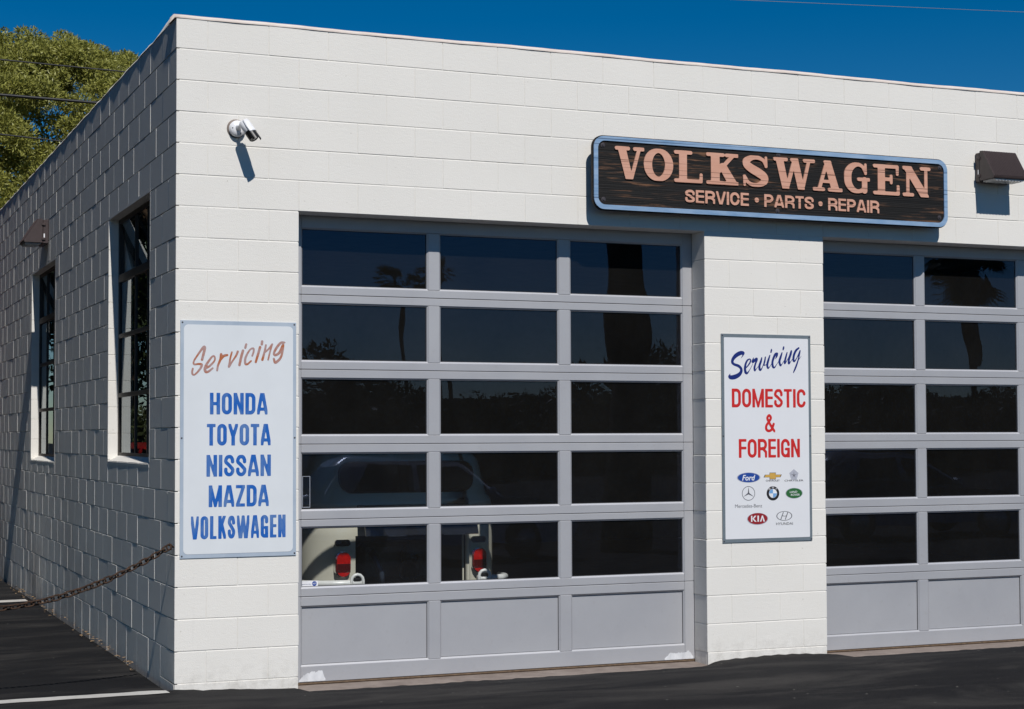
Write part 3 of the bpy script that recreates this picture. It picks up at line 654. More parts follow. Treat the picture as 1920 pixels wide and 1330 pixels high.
s2 = sheet_sign(3.990, 4.753, .785, 2.306, 'white sign with navy script, red capitals and eight car badges between the doors', 'printed_sign', M['signgrey2'], M['signwhite2'], (.022, .026), .006,
    [(4.001, 2.294), (4.742, 2.294), (4.001, 1.56), (4.742, 1.56), (4.001, .797), (4.742, .797)])
SX = lambda u: 3.990+.763*u
SZ = lambda v_: 2.306-1.521*v_
sp(word('DOMESTIC', SX(.110), SX(.937), SZ(.353), SZ(.263), YT, M['red'], s2, .165, .075, .5)); sp(word('&', SX(.470), SX(.589), SZ(.473), SZ(.384), YT, M['red'], s2, .17, .1, .62)); sp(word('FOREIGN', SX(.182), SX(.866), SZ(.595), SZ(.505), YT, M['red'], s2, .165, .075, .5))
m2 = lambda X, Y: (3.979+X*.775/1920, YT, 2.250+.014*X/1920-Y*.3145/904)
ST2 = [[(430,360,4),(470,305,22),(480,250,62),(420,250,85),(330,300,82),(265,380,62),(255,450,52),(300,490,52),(380,520,57),(435,580,52),(430,650,62),(380,710,82),(300,750,95),(225,760,85),(192,740,55),(200,695,14),(215,675,4)],
    [(525,575,18),(590,500,28),(635,420,30),(620,378,25),(570,400,35),(530,480,42),(515,580,47),(530,660,52),(560,675,36),(610,610,15),(650,540,10),(682,470,9)],
    [(697,350,14),(682,400,36),(682,440,46),(722,400,52),(760,368,46),(765,400,40),(735,480,36),(715,560,40),(722,620,36),(750,590,15),(795,535,10)],
    [(870,350,24),(850,430,42),(820,520,46),(825,600,42),(850,605,30),(890,530,15),(930,420,28),(947,335,24),(935,420,28),(915,500,30),(940,508,16),(975,485,10)],
    [(1042,300,24),(1010,400,42),(985,500,44),(1000,570,36),(1030,550,15),(1085,465,10)], [(1080,168,18),(1074,200,34),(1066,238,26)],
    [(1160,372,12),(1188,320,34),(1200,262,36),(1160,275,46),(1120,360,46),(1095,450,44),(1105,540,44),(1135,560,30),(1180,500,12),(1230,425,10)],
    [(1302,245,24),(1270,340,44),(1245,430,44),(1265,515,40),(1295,490,15),(1348,410,10)], [(1342,112,18),(1334,145,36),(1326,180,28)],
    [(1410,240,22),(1385,330,36),(1360,430,40),(1360,475,30),(1400,420,15),(1450,330,18),(1500,205,30),(1490,280,36),(1450,390,40),(1445,475,40),(1480,440,15),(1525,380,10)],
    [(1660,145,36),(1600,200,46),(1555,300,46),(1545,400,44),(1565,430,34),(1610,370,18),(1660,270,24),(1690,198,22),(1675,280,26),(1640,420,28),(1590,560,36),(1550,650,24),(1543,678,8)], [(1615,465,9),(1670,380,10),(1716,315,7)]]
sp(script(ST2, m2, 8, YT, M['navy'], s2))
# the eight badges
def ell(u, v_, w, hh, y, mat, name, n=28, f=1.0):
    cx, cz = SX(u), SZ(v_); return sp(mesh(name, [(cx+w*.763/2*f*math.cos(2*math.pi*k/n), y, cz+hh*1.521/2*f*math.sin(2*math.pi*k/n)) for k in range(n)], [tuple(range(n))], mat, s2))
def ellr(u, v_, w, hh, y, mat, name, f, n=28):
    cx, cz = SX(u), SZ(v_); P = [[(cx+w*.763/2*q*math.cos(2*math.pi*k/n), y, cz+hh*1.521/2*q*math.sin(2*math.pi*k/n)) for k in range(n)] for q in (1, f)]
    return sp(mesh(name, P[0]+P[1], [(k, (k+1) % n, n+(k+1) % n, n+k) for k in range(n)], mat, s2))
def tx(t, u, v_, w, hh, y, mat, **k): return sp(text_flat(t, SX(u), SZ(v_), w*.763, hh*1.521, y, mat, s2, **k))
Y1, Y2, Y3, Y4 = -.0093, -.0098, -.0103, -.0108
ell(.288, .690, .262, .049, Y1, M['p_silver'], 'badge'); ell(.288, .690, .262, .049, Y2, M['p_blue'], 'badge', f=.92)
tx('Ford', .288, .691, .145, .027, Y3, M['p_white'], bold=.02, shear=.25)
def poly(P, u, v_, w, hh, y, mat, name='badge'):
    cx, cz = SX(u), SZ(v_); return sp(mesh(name, [(cx+a*w*.763/2, y, cz+b*hh*1.521/2) for a, b in P], [tuple(range(len(P)))], mat, s2))
bow = [(-.35, -1), (.35, -1), (.35, -.4), (.86, -.4), (1, .4), (.35, .4), (.35, 1), (-.35, 1), (-.35, .4), (-.86, .4), (-1, -.4), (-.35, -.4)]
poly(bow, .556, .684, .205, .033, Y1, M['p_grey']); poly([(a*.9, b*.85) for a, b in bow], .556, .684, .205, .033, Y2, M['p_gold'])
tx('CHEVROLET', .556, .7065, .155, .0085, Y1, M['p_black'], bold=.015)
pent = [(math.sin(R(72*k)), math.cos(R(72*k))) for k in range(5)]
poly(pent, .795, .680, .108, .056, Y1, M['p_silver'])
star = []
for k in range(5): star += [(.66*math.sin(R(72*k)), .66*math.cos(R(72*k))), (.11*math.sin(R(72*k+36)), .11*math.cos(R(72*k+36)))]
poly(star, .795, .682, .108, .056, Y2, M['p_grey']); tx('CHRYSLER', .795, .7075, .215, .0085, Y1, M['p_black'], bold=.01)
ellr(.285, .766, .145, .069, Y1, M['p_grey'], 'badge', .92)
s3 = []
for k in range(3): s3 += [(.9*math.sin(R(120*k)), .9*math.cos(R(120*k))), (.12*math.sin(R(120*k+60)), .12*math.cos(R(120*k+60)))]
poly(s3, .285, .766, .145, .069, Y2, M['p_grey']); tx('Mercedes-Benz', .285, .826, .300, .0165, Y1, M['p_grey'])
ell(.557, .768, .142, .069, Y1, M['p_black'], 'badge'); ell(.557, .768, .142, .069, Y2, M['p_white'], 'badge', f=.63)
for a0 in (90, 270): poly([(0, 0)]+[(.6*math.cos(R(a0+9*k)), .6*math.sin(R(a0+9*k))) for k in range(11)], .557, .768, .142, .069, Y3, M['p_sky'])
for t_, du, dv in (('B', -.038, -.0215), ('M', 0, -.028), ('W', .038, -.0215)): tx(t_, .557+du, .768+dv, .020, .009, Y3, M['p_white'])
ell(.795, .769, .196, .052, Y1, M['p_silver'], 'badge'); ell(.795, .769, .196, .052, Y2, M['p_green'], 'badge', f=.93)
tx('LAND', .787, .7625, .085, .0095, Y3, M['p_white'], shear=.2, bold=.01); tx('ROVER', .806, .7765, .100, .0095, Y3, M['p_white'], shear=.2, bold=.01)
ell(.383, .889, .236, .058, Y1, M['p_silver'], 'badge'); ell(.383, .888, .236, .058, Y2, M['p_dred'], 'badge', f=.93)
for P in ([(-.62, -.5), (-.62, .5), (-.5, .5), (-.5, -.5)], [(-.5, .0), (-.28, .5), (-.12, .5), (-.36, 0), (-.1, -.5), (-.26, -.5)], [(-.02, -.5), (-.02, .5), (.12, .5), (.12, -.5)], [(.22, -.5), (.4, .5), (.5, .5), (.68, -.5), (.54, -.5), (.45, .15), (.34, -.5)]):
    poly(P, .383, .888, .236, .058, Y3, M['p_white'], 'lettering')
ellr(.682, .878, .178, .046, Y1, M['p_grey'], 'badge', .9)
V, F = field_mesh([[(-.45, -.75, .1), (-.12, .75, .1)], [(.12, -.75, .1), (.45, .75, .1)], catmull([(-.3, .1, .1), (0, -.05, .1), (.3, .02, .1)], 4)], .05)
sp(mesh('badge', [(SX(.682)+a*.178*.763/2, Y1, SZ(.878)+b*.046*1.521/2) for a, b, d in V], F, M['p_grey'], s2)); tx('HYUNDAI', .683, .9155, .188, .0125, Y1, M['p_black'], bold=.005)

# sticker on the left door's lowest pane
stk = sp(mesh('sticker', [(.887, YD+.0175, .566), (1.008, YD+.0175, .566), (1.008, YD+.0175, .604), (.887, YD+.0175, .604)], [(0, 1, 2, 3)], M['p_white'], door1)); stk.matrix_parent_inverse = Matrix.Identity(4)
P = [(.983+.0165*math.cos(R(45*k+22)), YD+.0168, .585+.0165*math.sin(R(45*k+22))) for k in range(8)]
mesh('sticker_emblem', P, [tuple(range(8))], M['p_blue'], door1)
text_flat('ADT', .983, .585, .024, .010, YD+.0162, M['p_white'], door1, bold=.01); text_flat('secured by', .928, .581, .062, .009, YD+.0168, M['navy'], door1)
mesh('latch_plate', *frame_ring(.903, .958, 1.092, 1.302, YD+.032, YD+.034, .004, .0005), M['p_silver'], door1)

# ------------------------------------------------------------------ side windows
def side_window(Wn, bars_z, bars_y, trans):
    y0, y1, z0, z1 = Wn; X = .075
    w_ = None
    bm = bmesh.new(); t = .035
    bbox(bm, X, X+.04, y0-.01, y0+t, z0, z1); bbox(bm, X, X+.04, y1-t, y1+.01, z0, z1); bbox(bm, X+.001, X+.039, y0+t, y1-t, z0, z0+t+.022); bbox(bm, X+.001, X+.039, y0+t, y1-t, z1-t, z1+.005)
    w_ = from_bm('window', bm, M['steel_win'], bld)
    box('transom', X-.006, X+.03, y0+t, y1-t, trans-.03, trans+.03, M['steel_win'], w_, .003)
    for z in bars_z: box('glazing_bar', X-.003, X+.03, y0+t, y1-t, z-.016, z+.016, M['steel_win'], w_, .003)
    for y in bars_y: box('glazing_bar', X+.002, X+.028, y-.016, y+.016, z0+t, z1-t, M['steel_win'], w_, .003)
    zz = [z0+t]+sorted(bars_z)+[trans, z1-t]; yy = [y0+t]+sorted(bars_y)+[y1-t]
    for a, b in zip(zz[:-1], zz[1:]):
        for c, d in zip(yy[:-1], yy[1:]):
            o = box('pane', X+.012, X+.016, c+.002, d-.002, a+.002, b-.002, M['wglass'], w_)
            if a == trans:                       # upper sash drawn ajar, foot inward, so its panes mirror the dark ground
                for v_ in o.data.vertices: v_.co.x += (b-v_.co.z)*.24
    # sill, jambs and head painted like the wall
    extrude_profile('sill', [(-.0005, z0-.036), (-.0015, z0-.012), (X+.004, z0+.034), (X+.004, z0-.036)], 'y', y0-.001, y1+.001, M['block'], w_, .0015)
    zs = np.arange(z0, z1, h)
    for a in zs: box('jamb_block', -.0005, .185, y1+.0005, y1+.02, a+.0015, min(a+h, z1)-.0015, M['block'], w_, .002); box('jamb_block', -.0005, .185, y0-.02, y0-.0005, a+.0015, min(a+h, z1)-.0015, M['block'], w_, .002)
    box('lintel', -.0004, .185, y0-.02, y1+.02, z1+.0005, z1+.02, M['block'], w_)
    return w_
side_window(W1, [2.345, 1.89], [1.80, 1.33], 2.79); side_window(W2, [2.30, 1.842], [6.49, 6.0], 2.75)

# ------------------------------------------------------------------ wall lamps
def wall_lamp(name, label, mat4):
    o = tag(empty(name), label, 'wall lamp', 'wall lamps on the garage'); o.matrix_world = mat4
    # local: x along the wall, -y away from the wall, z up, origin low centre of the back plate
    wd = .158
    box('back_box', -wd, wd, -.055, 0, .005, .235, M['bronze'], o, .006)
    prof = [(-.057, .012), (-.225, .012), (-.232, .030), (-.095, .243), (-.057, .246)]
    extrude_profile('hood', prof, 'x', -wd-.004, wd+.004, M['bronze'], o, .003)
    n = 19
    for k in range(n):
        x = -wd+.012+(2*wd-.024)*k/(n-1)
        mesh('rib', [(x+a, y-b*.7071*0.006, z+b*.7071*.004) for (y, z) in ((-.2325, .034), (-.0985, .2405)) for a, b in ((-.0045, 0), (0, 1), (.0045, 0))], [(0, 1, 4, 3), (1, 2, 5, 4)], M['bronze'], o)
    bm = bmesh.new()
    bbox(bm, -wd+.02, wd-.02, -.215, -.07, .002, .0115); from_bm('lens', bm, M['lens'], o)
    for k in range(9): box('lens_rib', -wd+.03+.030*k, -wd+.045+.030*k, -.213, -.085, -.004, .0019, M['lens'], o)
    for s in (-1, 1):
        for z in (.05, .19): box('hinge', s*(wd+.0045)-.009, s*(wd+.0045)+.009, -.066, -.030, z-.012, z+.012, M['bronze'], o, .003)
        box('rating_label', s*(wd+.0046)-.0008, s*(wd+.0046)+.0008, -.048, -.036, .055, .10, M['p_white'], o)
    return o
wall_lamp('wall_lamp', 'bronze wall lamp with ribbed hood right of the wooden sign', Matrix.Translation((6.446, -.002, 3.530)))
wall_lamp('wall_lamp', 'bronze wall lamp above the far window on the shaded side wall', Matrix.Translation((-.003, 5.965, 3.418)) @ Matrix.Rotation(R(-90), 4, 'Z'))

# ------------------------------------------------------------------ security camera
sc = tag(empty('security_camera', (.395, -.002, 3.565)), 'small white bullet security camera with black front high on the white wall', 'security camera')
def lat(name, prof, mat, M4, n=20):
    o = lathe(name, prof, mat, None, 'z', n); o.parent = sc; o.matrix_world = M4; o.matrix_parent_inverse = Matrix.Translation(-Vector(sc.location)); return o
def aim(p, d): return Matrix.Translation(p) @ Vector(d).to_track_quat('Z', 'Y').to_matrix().to_4x4()
lat('gasket', [(.062, 0), (.060, .006)], M['concrete'], aim((.391, .0, 3.567), (0, -1, 0)))
lat('base', [(.053, .0), (.053, .022), (.046, .034), (.02, .038)], M['white_plastic'], aim((.395, -.004, 3.565), (0, -1, 0)))
for a in (60, 180, 300): lat('screw', [(.0045, 0), (.004, .002)], M['screw'], aim((.395+.036*math.cos(R(a)), -.039, 3.565+.036*math.sin(R(a))), (0, -1, 0)), 8)
sp(tube('arm', [(.395, -.035, 3.565), (.397, -.07, 3.572), (.408, -.112, 3.572), (.413, -.130, 3.573)], [.020, .013, .012, .014], M['white_plastic'], sc, 12))
bd = Vector((.062, -.066, -.118)).normalized(); b0 = Vector((.404, -.120, 3.594))
lat('housing', [(.012, 0), (.028, .004), (.033, .012), (.033, .100)], M['white_plastic'], aim(b0, bd))
lat('front', [(.0335, .088), (.0335, .142), (.030, .147), (.026, .145)], M['black_plastic'], aim(b0, bd))
lat('lens', [(.012, .1445), (.012, .1475)], M['carglass'], aim(b0, bd))
# sun shield: a bent plate over the housing
q = bd.to_track_quat('Z', 'Y').to_matrix(); upv = Vector((0, 0, 1)); upv = (upv-bd*upv.dot(bd)).normalized(); sdv = bd.cross(upv)
V = []; F = []
for i, (t, w) in enumerate(((.010, .9), (.06, 1.0), (.098, 1.0), (.108, .85))):
    for k in range(11):
        a = R(-68*w+136*w*k/10)
        for r_ in (.0365, .0395): V.append(b0+bd*t+(upv*math.cos(a)+sdv*math.sin(a))*r_)
for i in range(3):
    for k in range(10):
        a = i*22+k*2; F += [(a, a+2, a+24, a+22), (a+1, a+23, a+25, a+3)]
for k in range(10): F += [(k*2, k*2+1, k*2+3, k*2+2), (66+k*2, 66+k*2+2, 66+k*2+3, 66+k*2+1)]
for i in range(3): F += [(i*22, i*22+22, i*22+23, i*22+1), (i*22+20, i*22+21, i*22+43, i*22+42)]
sp(mesh('sun_shield', V, F, M['white_plastic'], sc, smooth=True))
V = []; F = []
# dark front band of the shield
for i, t in enumerate((.102, .168)):
    for k in range(11):
        a = R(-66+132*k/10); V.append(b0+bd*t+(upv*math.cos(a)+sdv*math.sin(a))*.0378)
for k in range(10): F.append((k, k+1, 12+k, 11+k))
sp(mesh('shield_lining', V, F, M['black_plastic'], sc, smooth=True))

# ------------------------------------------------------------------ chain
ch = tag(empty('chain', (-.02, .02, .86)), 'rusty steel chain hanging from the building corner across the lot', 'chain')
cz_ = lambda x: .518+.257*(x+1.2)**2
xs = [-.03]; 
pit = .0415
while xs[-1] > -2.38:
    x = xs[-1]; sl = 2*.257*(x+1.2); xs.append(x-pit/math.sqrt(1+sl*sl))
def link_mesh(L, Wd, r_):
    P = []
    for k in range(16):
        a = 2*math.pi*k/16; P.append((math.copysign(L/2-Wd/2, math.cos(a))+Wd/2*math.cos(a) if abs(math.cos(a)) > 1e-6 else 0, Wd/2*math.sin(a), 0))
    V, F = tube_data(P, r_, 6, True); me = bpy.data.meshes.new('chain_link'); me.from_pydata(V, [], F); me.polygons.foreach_set('use_smooth', [True]*len(me.polygons)); me.materials.append(M['rust']); return me
LM = link_mesh(.058, .036, .0056)
for i, (a, b) in enumerate(zip(xs[:-1], xs[1:])):
    p0 = Vector((a, .02, cz_(a))); p1 = Vector((b, .02, cz_(b))); d = p1-p0
    ang = math.atan2(d.z, d.x)
    o = link('chain_link', LM, None, ch); o.matrix_parent_inverse = Matrix.Translation(-Vector(ch.location))
    o.matrix_basis = Matrix.Translation((p0+p1)/2) @ Matrix.Rotation(-ang, 4, 'Y') @ Matrix.Rotation(R(45 if i % 2 else -45)+random.uniform(-.25, .25), 4, 'X')
o = tube('eye_bolt', [(.012, .02, .868), (-.012, .02, .868)]+[(-.03+.018*math.cos(R(a)), .02, .868+.018*math.sin(R(a))) for a in range(0, 340, 30)], .0055, M['rust'], ch, 6); sp(o)
bp = tag(empty('chain_post', (-2.42, .02, -.034)), 'steel post out of frame that holds the far end of the chain', 'post')
sp(tube('post', [(-2.42, .02, -.06), (-2.42, .02, .95)], .045, M['rust'], bp, 14)); sp(lathe('post_cap', [(.05, 0), (.05, .012), (.03, .03), (0.004, .034)], M['rust'], bp, 'z', 14, (-2.42, .02, .95)))

# ------------------------------------------------------------------ van inside the left bay
XC, YB = 2.262, 1.885
van = tag(empty('parked_van', (XC, YB+2.1, -.05)), 'cream vintage van with open engine lid inside the left bay', 'van')
HX0, HX1, HZ0, HZ1 = 1.812, 2.765, .385, .79
def van_ring(inset, z, hw=.82, rad=.35, L=4.2):
    pts = []
    xs_ = [XC-hw+rad, HX0, 2.02, 2.26, 2.5, HX1, XC+hw-rad]
    rr_ = max(.05, rad-inset)
    y0, y1 = YB+inset, YB+L-inset; x0, x1 = XC-hw+inset, XC+hw-inset
    P = [(x, y0) for x in xs_]
    P += [(x1-rr_+rr_*math.sin(R(10*k)), y0+rr_-rr_*math.cos(R(10*k))) for k in range(1, 10)]
    P += [(x1-rr_+rr_*math.cos(R(10*k)), y1-rr_+rr_*math.sin(R(10*k))) for k in range(0, 10)]
    P += [(x0+rr_-rr_*math.sin(R(10*k)), y1-rr_+rr_*math.cos(R(10*k))) for k in range(0, 10)]
    P += [(x0+rr_-rr_*math.cos(R(10*k)), y0+rr_-rr_*math.sin(R(10*k))) for k in range(0, 9)]
    return [(a, b, z) for a, b in P]
def van_shell(name, levels, mat, hole):
    V = []; F = []; rn = 0
    for i, (ins, z) in enumerate(levels):
        rg = van_ring(ins, z); rn = len(rg); V += rg
        if i:
            for k in range(rn):
                if i == hole and 1 <= k <= 4: continue
                l = (k+1) % rn; F.append(((i-1)*rn+k, (i-1)*rn+l, i*rn+l, i*rn+k))
    F.append(tuple(range((len(levels)-1)*rn, len(levels)*rn))); F.append(tuple(range(rn-1, -1, -1)))
    return sp(mesh(name, V, F, mat, van, smooth=True))
van_shell('body', [(.10, .22), (.03, .27), (.0, .34), (.0, HZ0), (.0, HZ1), (.0, 1.00)], M['cream'], 4)
van_shell('upper_body', [(.002, 1.001), (.010, 1.05), (.05, 1.10), (.12, 1.38), (.2, 1.46), (.33, 1.50)], M['cream'], -1)
V = [(x, y, z) for y in (YB+.001, YB+.7) for x, z in ((HX0, HZ0), (HX1, HZ0), (HX1, HZ1), (HX0, HZ1))]
sp(mesh('engine_bay', V, [(0, 1, 5, 4), (1, 2, 6, 5), (2, 3, 7, 6), (3, 0, 4, 7), (4, 5, 6, 7)], M['engine'], van))
sp(extrude_profile('engine_lid', [(YB-.004, 1.03), (YB-.10, 1.00), (YB-.20, .90), (YB-.235, .80), (YB-.222, .795), (YB-.185, .89), (YB-.09, .985), (YB-.002, 1.01)], 'x', HX0+.01, HX1-.01, M['carblack'], van, .003))
for a, b in ((HX0+.19, HX0+.33), (HX0+.52, HX0+.60), (HX1-.30, HX1-.12)): sp(box('lid_trim', a, b, YB-.239, YB-.224, .795, .801, M['chrome'], van))
sp(tube('hose', [(1.98, YB+.14, .66), (2.0, YB+.08, .60), (2.04, YB+.05, .50), (2.05, YB+.06, .40)], [.022, .026, .026, .022], M['hose'], van, 10))
sp(lathe('air_cleaner', [(.02, -.02), (.11, -.02), (.115, .03), (.10, .06), (.02, .065)], M['engine'], van, 'y', 20, (2.38, YB+.2, .60))); sp(lathe('pulley', [(.085, 0), (.085, .02), (.06, .02), (.06, .0)], M['engine'], van, 'y', 20, (2.30, YB+.12, .50)))
sp(box('engine_shroud', 1.95, 2.6, YB+.3, YB+.45, .40, .72, M['engine'], van, .04)); sp(box('prop_rod', HX1-.045, HX1-.033, YB+.03, YB+.045, HZ0, HZ1, M['cream'], van)); sp(box('lid_latch', 2.235, 2.30, YB-.012, YB+.012, HZ0-.004, HZ0+.022, M['cream'], van, .006))
for sx_ in (1.705, 2.845):
    sp(plate('tail_light', rrect(sx_-.062, sx_+.062, .474, .676, .060), YB-.020, YB+.03, M['chrome'], van))
    sp(plate('tail_lens', rrect(sx_-.055, sx_+.055, .481, .669, .054), YB-.040, YB-.018, M['redlens'], van)); sp(box('lens_band', sx_-.054, sx_+.054, YB-.042, YB-.030, .512, .580, M['dredlens'], van, .002))
    sp(plate('reversing_lamp', rrect(sx_-.062, sx_+.062, .715, .765, .022), YB-.018, YB+.01, M['carblack'], van, .006))
sp(tube('bumper', [(XC-.87, YB+.25, .425), (XC-.84, YB+.06, .430), (XC-.74, YB-.08, .435), (XC-.55, YB-.11, .435), (XC-.42, YB-.11, .435)], .026, M['bumper'], van, 12)); sp(tube('bumper', [(XC+.87, YB+.25, .425), (XC+.84, YB+.06, .430), (XC+.74, YB-.08, .435), (XC+.60, YB-.11, .435), (XC+.53, YB-.11, .435)], .026, M['bumper'], van, 12))
sp(box('bumper_blade', XC-.5, XC+.5, YB-.11, YB-.07, .30, .375, M['bumper'], van, .012))
for x in (1.785, 2.845):
    sp(tube('overrider', [(x-.047, YB-.13, .34), (x-.047, YB-.13, .455)]+[(x-.047*math.cos(R(a)), YB-.13, .455+.047*math.sin(R(a))) for a in range(30, 180, 30)]+[(x+.047, YB-.13, .455), (x+.047, YB-.13, .34)], .013, M['bumper'], van, 10))
    sp(box('overrider_pad', x-.036, x+.036, YB-.132, YB-.10, .35, .478, M['black_plastic'], van, .01))
sp(plate('rear_window', rrect(XC-.56, XC+.56, 1.12, 1.37, .10), YB+.045, YB+.14, M['carglass'], van, .004))
for x in (XC-.72, XC+.72):
    for y in (YB+.95, YB+3.35):
        w_ = sp(lathe('wheel', [(.10, -.09), (.30, -.09), (.325, -.06), (.325, .06), (.30, .09), (.10, .09)], M['tyre'], van, 'x', 24, (x, y, .275)))
        rim = lathe('rim', [(.02, -.096), (.19, -.096), (.20, -.08), (.20, .08), (.19, .096), (.02, .096)], M['bumper'], w_, 'x', 20)

# ------------------------------------------------------------------ trees
def crown_data(cl, nleaf, ln, wd, seed):
    r_ = np.random.default_rng(seed); C = np.repeat(np.array([c[:3] for c in cl]), nleaf, 0); Rr = np.repeat(np.array([c[3] for c in cl]), nleaf)
    n = len(C); d = r_.normal(size=(n, 3)); d /= np.linalg.norm(d, axis=1)[:, None]; d[:, 2] += .25; d /= np.linalg.norm(d, axis=1)[:, None]
    rad = Rr*r_.uniform(.30, 1, n)**.5
    p = C+d*rad[:, None]*np.array([1, 1, .85]); dirv = d+r_.normal(size=(n, 3))*.45; dirv /= np.linalg.norm(dirv, axis=1)[:, None]
    s = np.cross(dirv, r_.normal(size=(n, 3))); s /= np.linalg.norm(s, axis=1)[:, None]
    L = (ln*r_.uniform(.6, 1.3, n))[:, None]; Wd = (wd*r_.uniform(.7, 1.3, n))[:, None]
    v = np.stack([p-dirv*L*.5, p+s*Wd*.5, p+dirv*L*.5, p-s*Wd*.5], 1).reshape(-1, 3)
    return v
def quads_mesh(name, v, mat):
    n = len(v)//4; me = bpy.data.meshes.new(name); me.vertices.add(len(v)); me.vertices.foreach_set('co', v.astype(np.float32).ravel())
    me.loops.add(n*4); me.loops.foreach_set('vertex_index', np.arange(n*4, dtype=np.int32)); me.polygons.add(n)
    me.polygons.foreach_set('loop_start', np.arange(0, n*4, 4, dtype=np.int32)); me.polygons.foreach_set('loop_total', np.full(n, 4, dtype=np.int32)); me.update(); me.validate(); me.materials.append(mat); return me
def tree(name, label, loc, H, rx, rz, nclump, nleaf, cr, ln, wd, mat, seed, trunk_r=.3, cat='tree', group=None, zc=None, shell=.55, front=False):
    r_ = np.random.default_rng(seed); o = tag(empty(name, loc), label, cat, group); zc = zc or H-rz
    cl = []; lobes = [(r_.normal(size=3), r_.uniform(.75, 1.12)) for _ in range(14)]
    lobes = [(a/np.linalg.norm(a), b) for a, b in lobes]
    while len(cl) < nclump*(8 if front else 1):
        d = r_.normal(size=3); d /= np.linalg.norm(d); k = 1.0
        best = max(lobes, key=lambda q: q[0]@d); k = best[1]*(.9+.12*(best[0]@d))
        s = k*(shell+(1-shell)*r_.random()**.5)
        if front: d = d/(np.abs(d)**3.2).sum()**(1/3.2); s = (.93+.06*best[1])*(shell+(1-shell)*r_.random()**.4)
        p = d*s*np.array([rx, rx, rz]);
        if p[2] < -rz*(.75 if not front else .12): continue
        if front and p[1] > .6 and r_.random() < .8: continue
        if front:
            for _ in range(8):
                e = r_.normal(size=3); e /= np.linalg.norm(e); e = e+d/np.linalg.norm(d)*.8+np.array([0, -.15, .35]); e /= np.linalg.norm(e); br = r_.uniform(.38, .62)
                cl.append((p[0]+e[0]*br, p[1]+e[1]*br, p[2]+zc+e[2]*br*.85-.45, cr*r_.uniform(.7, 1.2)))
            continue
        cl.append((p[0], p[1], p[2]+zc, cr*r_.uniform(.6, 1.25)))
    cv = crown_data(cl, nleaf, ln, wd, seed)
    if front:
        inner = []
        for _ in range(330):
            d = r_.normal(size=3); d /= np.linalg.norm(d); d = d/(np.abs(d)**3.2).sum()**(1/3.2); k = r_.uniform(.45, .80)
            if d[2] > -.3: inner.append((d[0]*k*rx, d[1]*k*rx, d[2]*k*rz+zc-.3, .75))
        cv = np.concatenate([cv, crown_data(inner, 170, .16, .06, seed+1)])
    link('crown', quads_mesh('crown', cv, mat), None, o)
    V = []; F = []
    def limb(pts, rads):
        a, b = tube_data(pts, rads, 8); n0 = len(V); V.extend(a); F.extend([tuple(q+n0 for q in f) for f in b])
    limb([(0, 0, -.3), (.05*H*.1, 0, zc*.35), (0, .03*H*.2, zc*.75), (0, 0, zc+rz*.3)], [trunk_r*1.25, trunk_r, trunk_r*.8, trunk_r*.3])
    for k in range(9):
        c = cl[int(r_.integers(len(cl)))]; z0 = zc*r_.uniform(.45, .85); limb([(0, 0, z0), (c[0]*.4, c[1]*.4, z0+(c[2]-z0)*.55), (c[0]*.85, c[1]*.85, z0+(c[2]-z0)*.9)], [trunk_r*.5, trunk_r*.33, trunk_r*.1])
    mesh('trunk', V, F, M['bark'], o, smooth=True)
    return o
tree('broadleaf_tree', 'large olive green tree rising behind the side wall', (1.15, 25.5, -.1), 10.3, 4.7, 4.45, 440, 210, .28, .092, .025, M['leaf'], 11, .32, zc=5.35, shell=.80, front=True)
# trees and shrubs beyond the left lot (some mirrored in the side windows, some added to dim the side wall)
tree('street_tree', 'tall brown trunked tree mirrored in the far side window', (-2.0, 17.0, 0), 9.0, 2.0, 2.4, 110, 60, .6, .28, .07, M['leaf_dark'], 21, .26, zc=6.9)
tree('street_tree', 'leafy dark tree mirrored in the near side window', (-5.2, 20.5, 0), 8.5, 3.6, 3.6, 170, 60, .65, .30, .08, M['leaf_dark'], 22, .24, zc=4.6)
tree('street_tree', 'broad dark tree left of the lot beside the near kerb', (-13.5, 9.0, 0), 10.0, 5.0, 4.5, 200, 60, .85, .34, .10, M['leaf_dark'], 23, .3, zc=5.4)
tree('street_tree', 'broad dark tree left of the lot further back', (-14.0, 20.0, 0), 10.5, 5.4, 4.8, 200, 60, .9, .34, .10, M['leaf_dark'], 24, .3, zc=5.6)
for i, (x, y, s) in enumerate(((-3.6, 18.6, 1.2), (-4.6, 16.8, 1.0))):
    tree('shrub', ['rounded green shrub mirrored beside the tree trunk', 'lower green shrub mirrored in front of the leafy tree'][i], (x, y, 0), 1.7*s, .9*s, .8*s, 40, 60, .3, .2, .06, M['palmleaf'], 31+i, .05, 'shrub', zc=.85*s)

for i, (x, y, hh, r_) in enumerate(((-4.6, 28.0, 12.5, 4.2), (-9.5, 31.0, 13.0, 4.8), (-13.0, -1.5, 10.5, 5.2), (-8.5, 24.0, 9.0, 3.6), (-9.8, 4.0, 13.5, 4.6), (-9.6, 13.5, 13.0, 4.4))):  # the trees left of the lot are added unseen to block skylight
    tree('street_tree', ['tall dark tree far behind the lot beside the olive tree', 'tall dark tree at the far left end of the lot', 'unseen broad dark tree added to dim the side wall, level with the front wall', 'dark tree at the back of the lot behind the red car', 'unseen tall dark tree added to dim the side wall, nearest to it', 'unseen tall dark tree added to dim the side wall, beside the red car'][i], (x, y, 0), hh, r_, hh*.40, 260, 110, .85, .36, .11, M['leaf_dark'], 51+i, .3, zc=hh*.58)
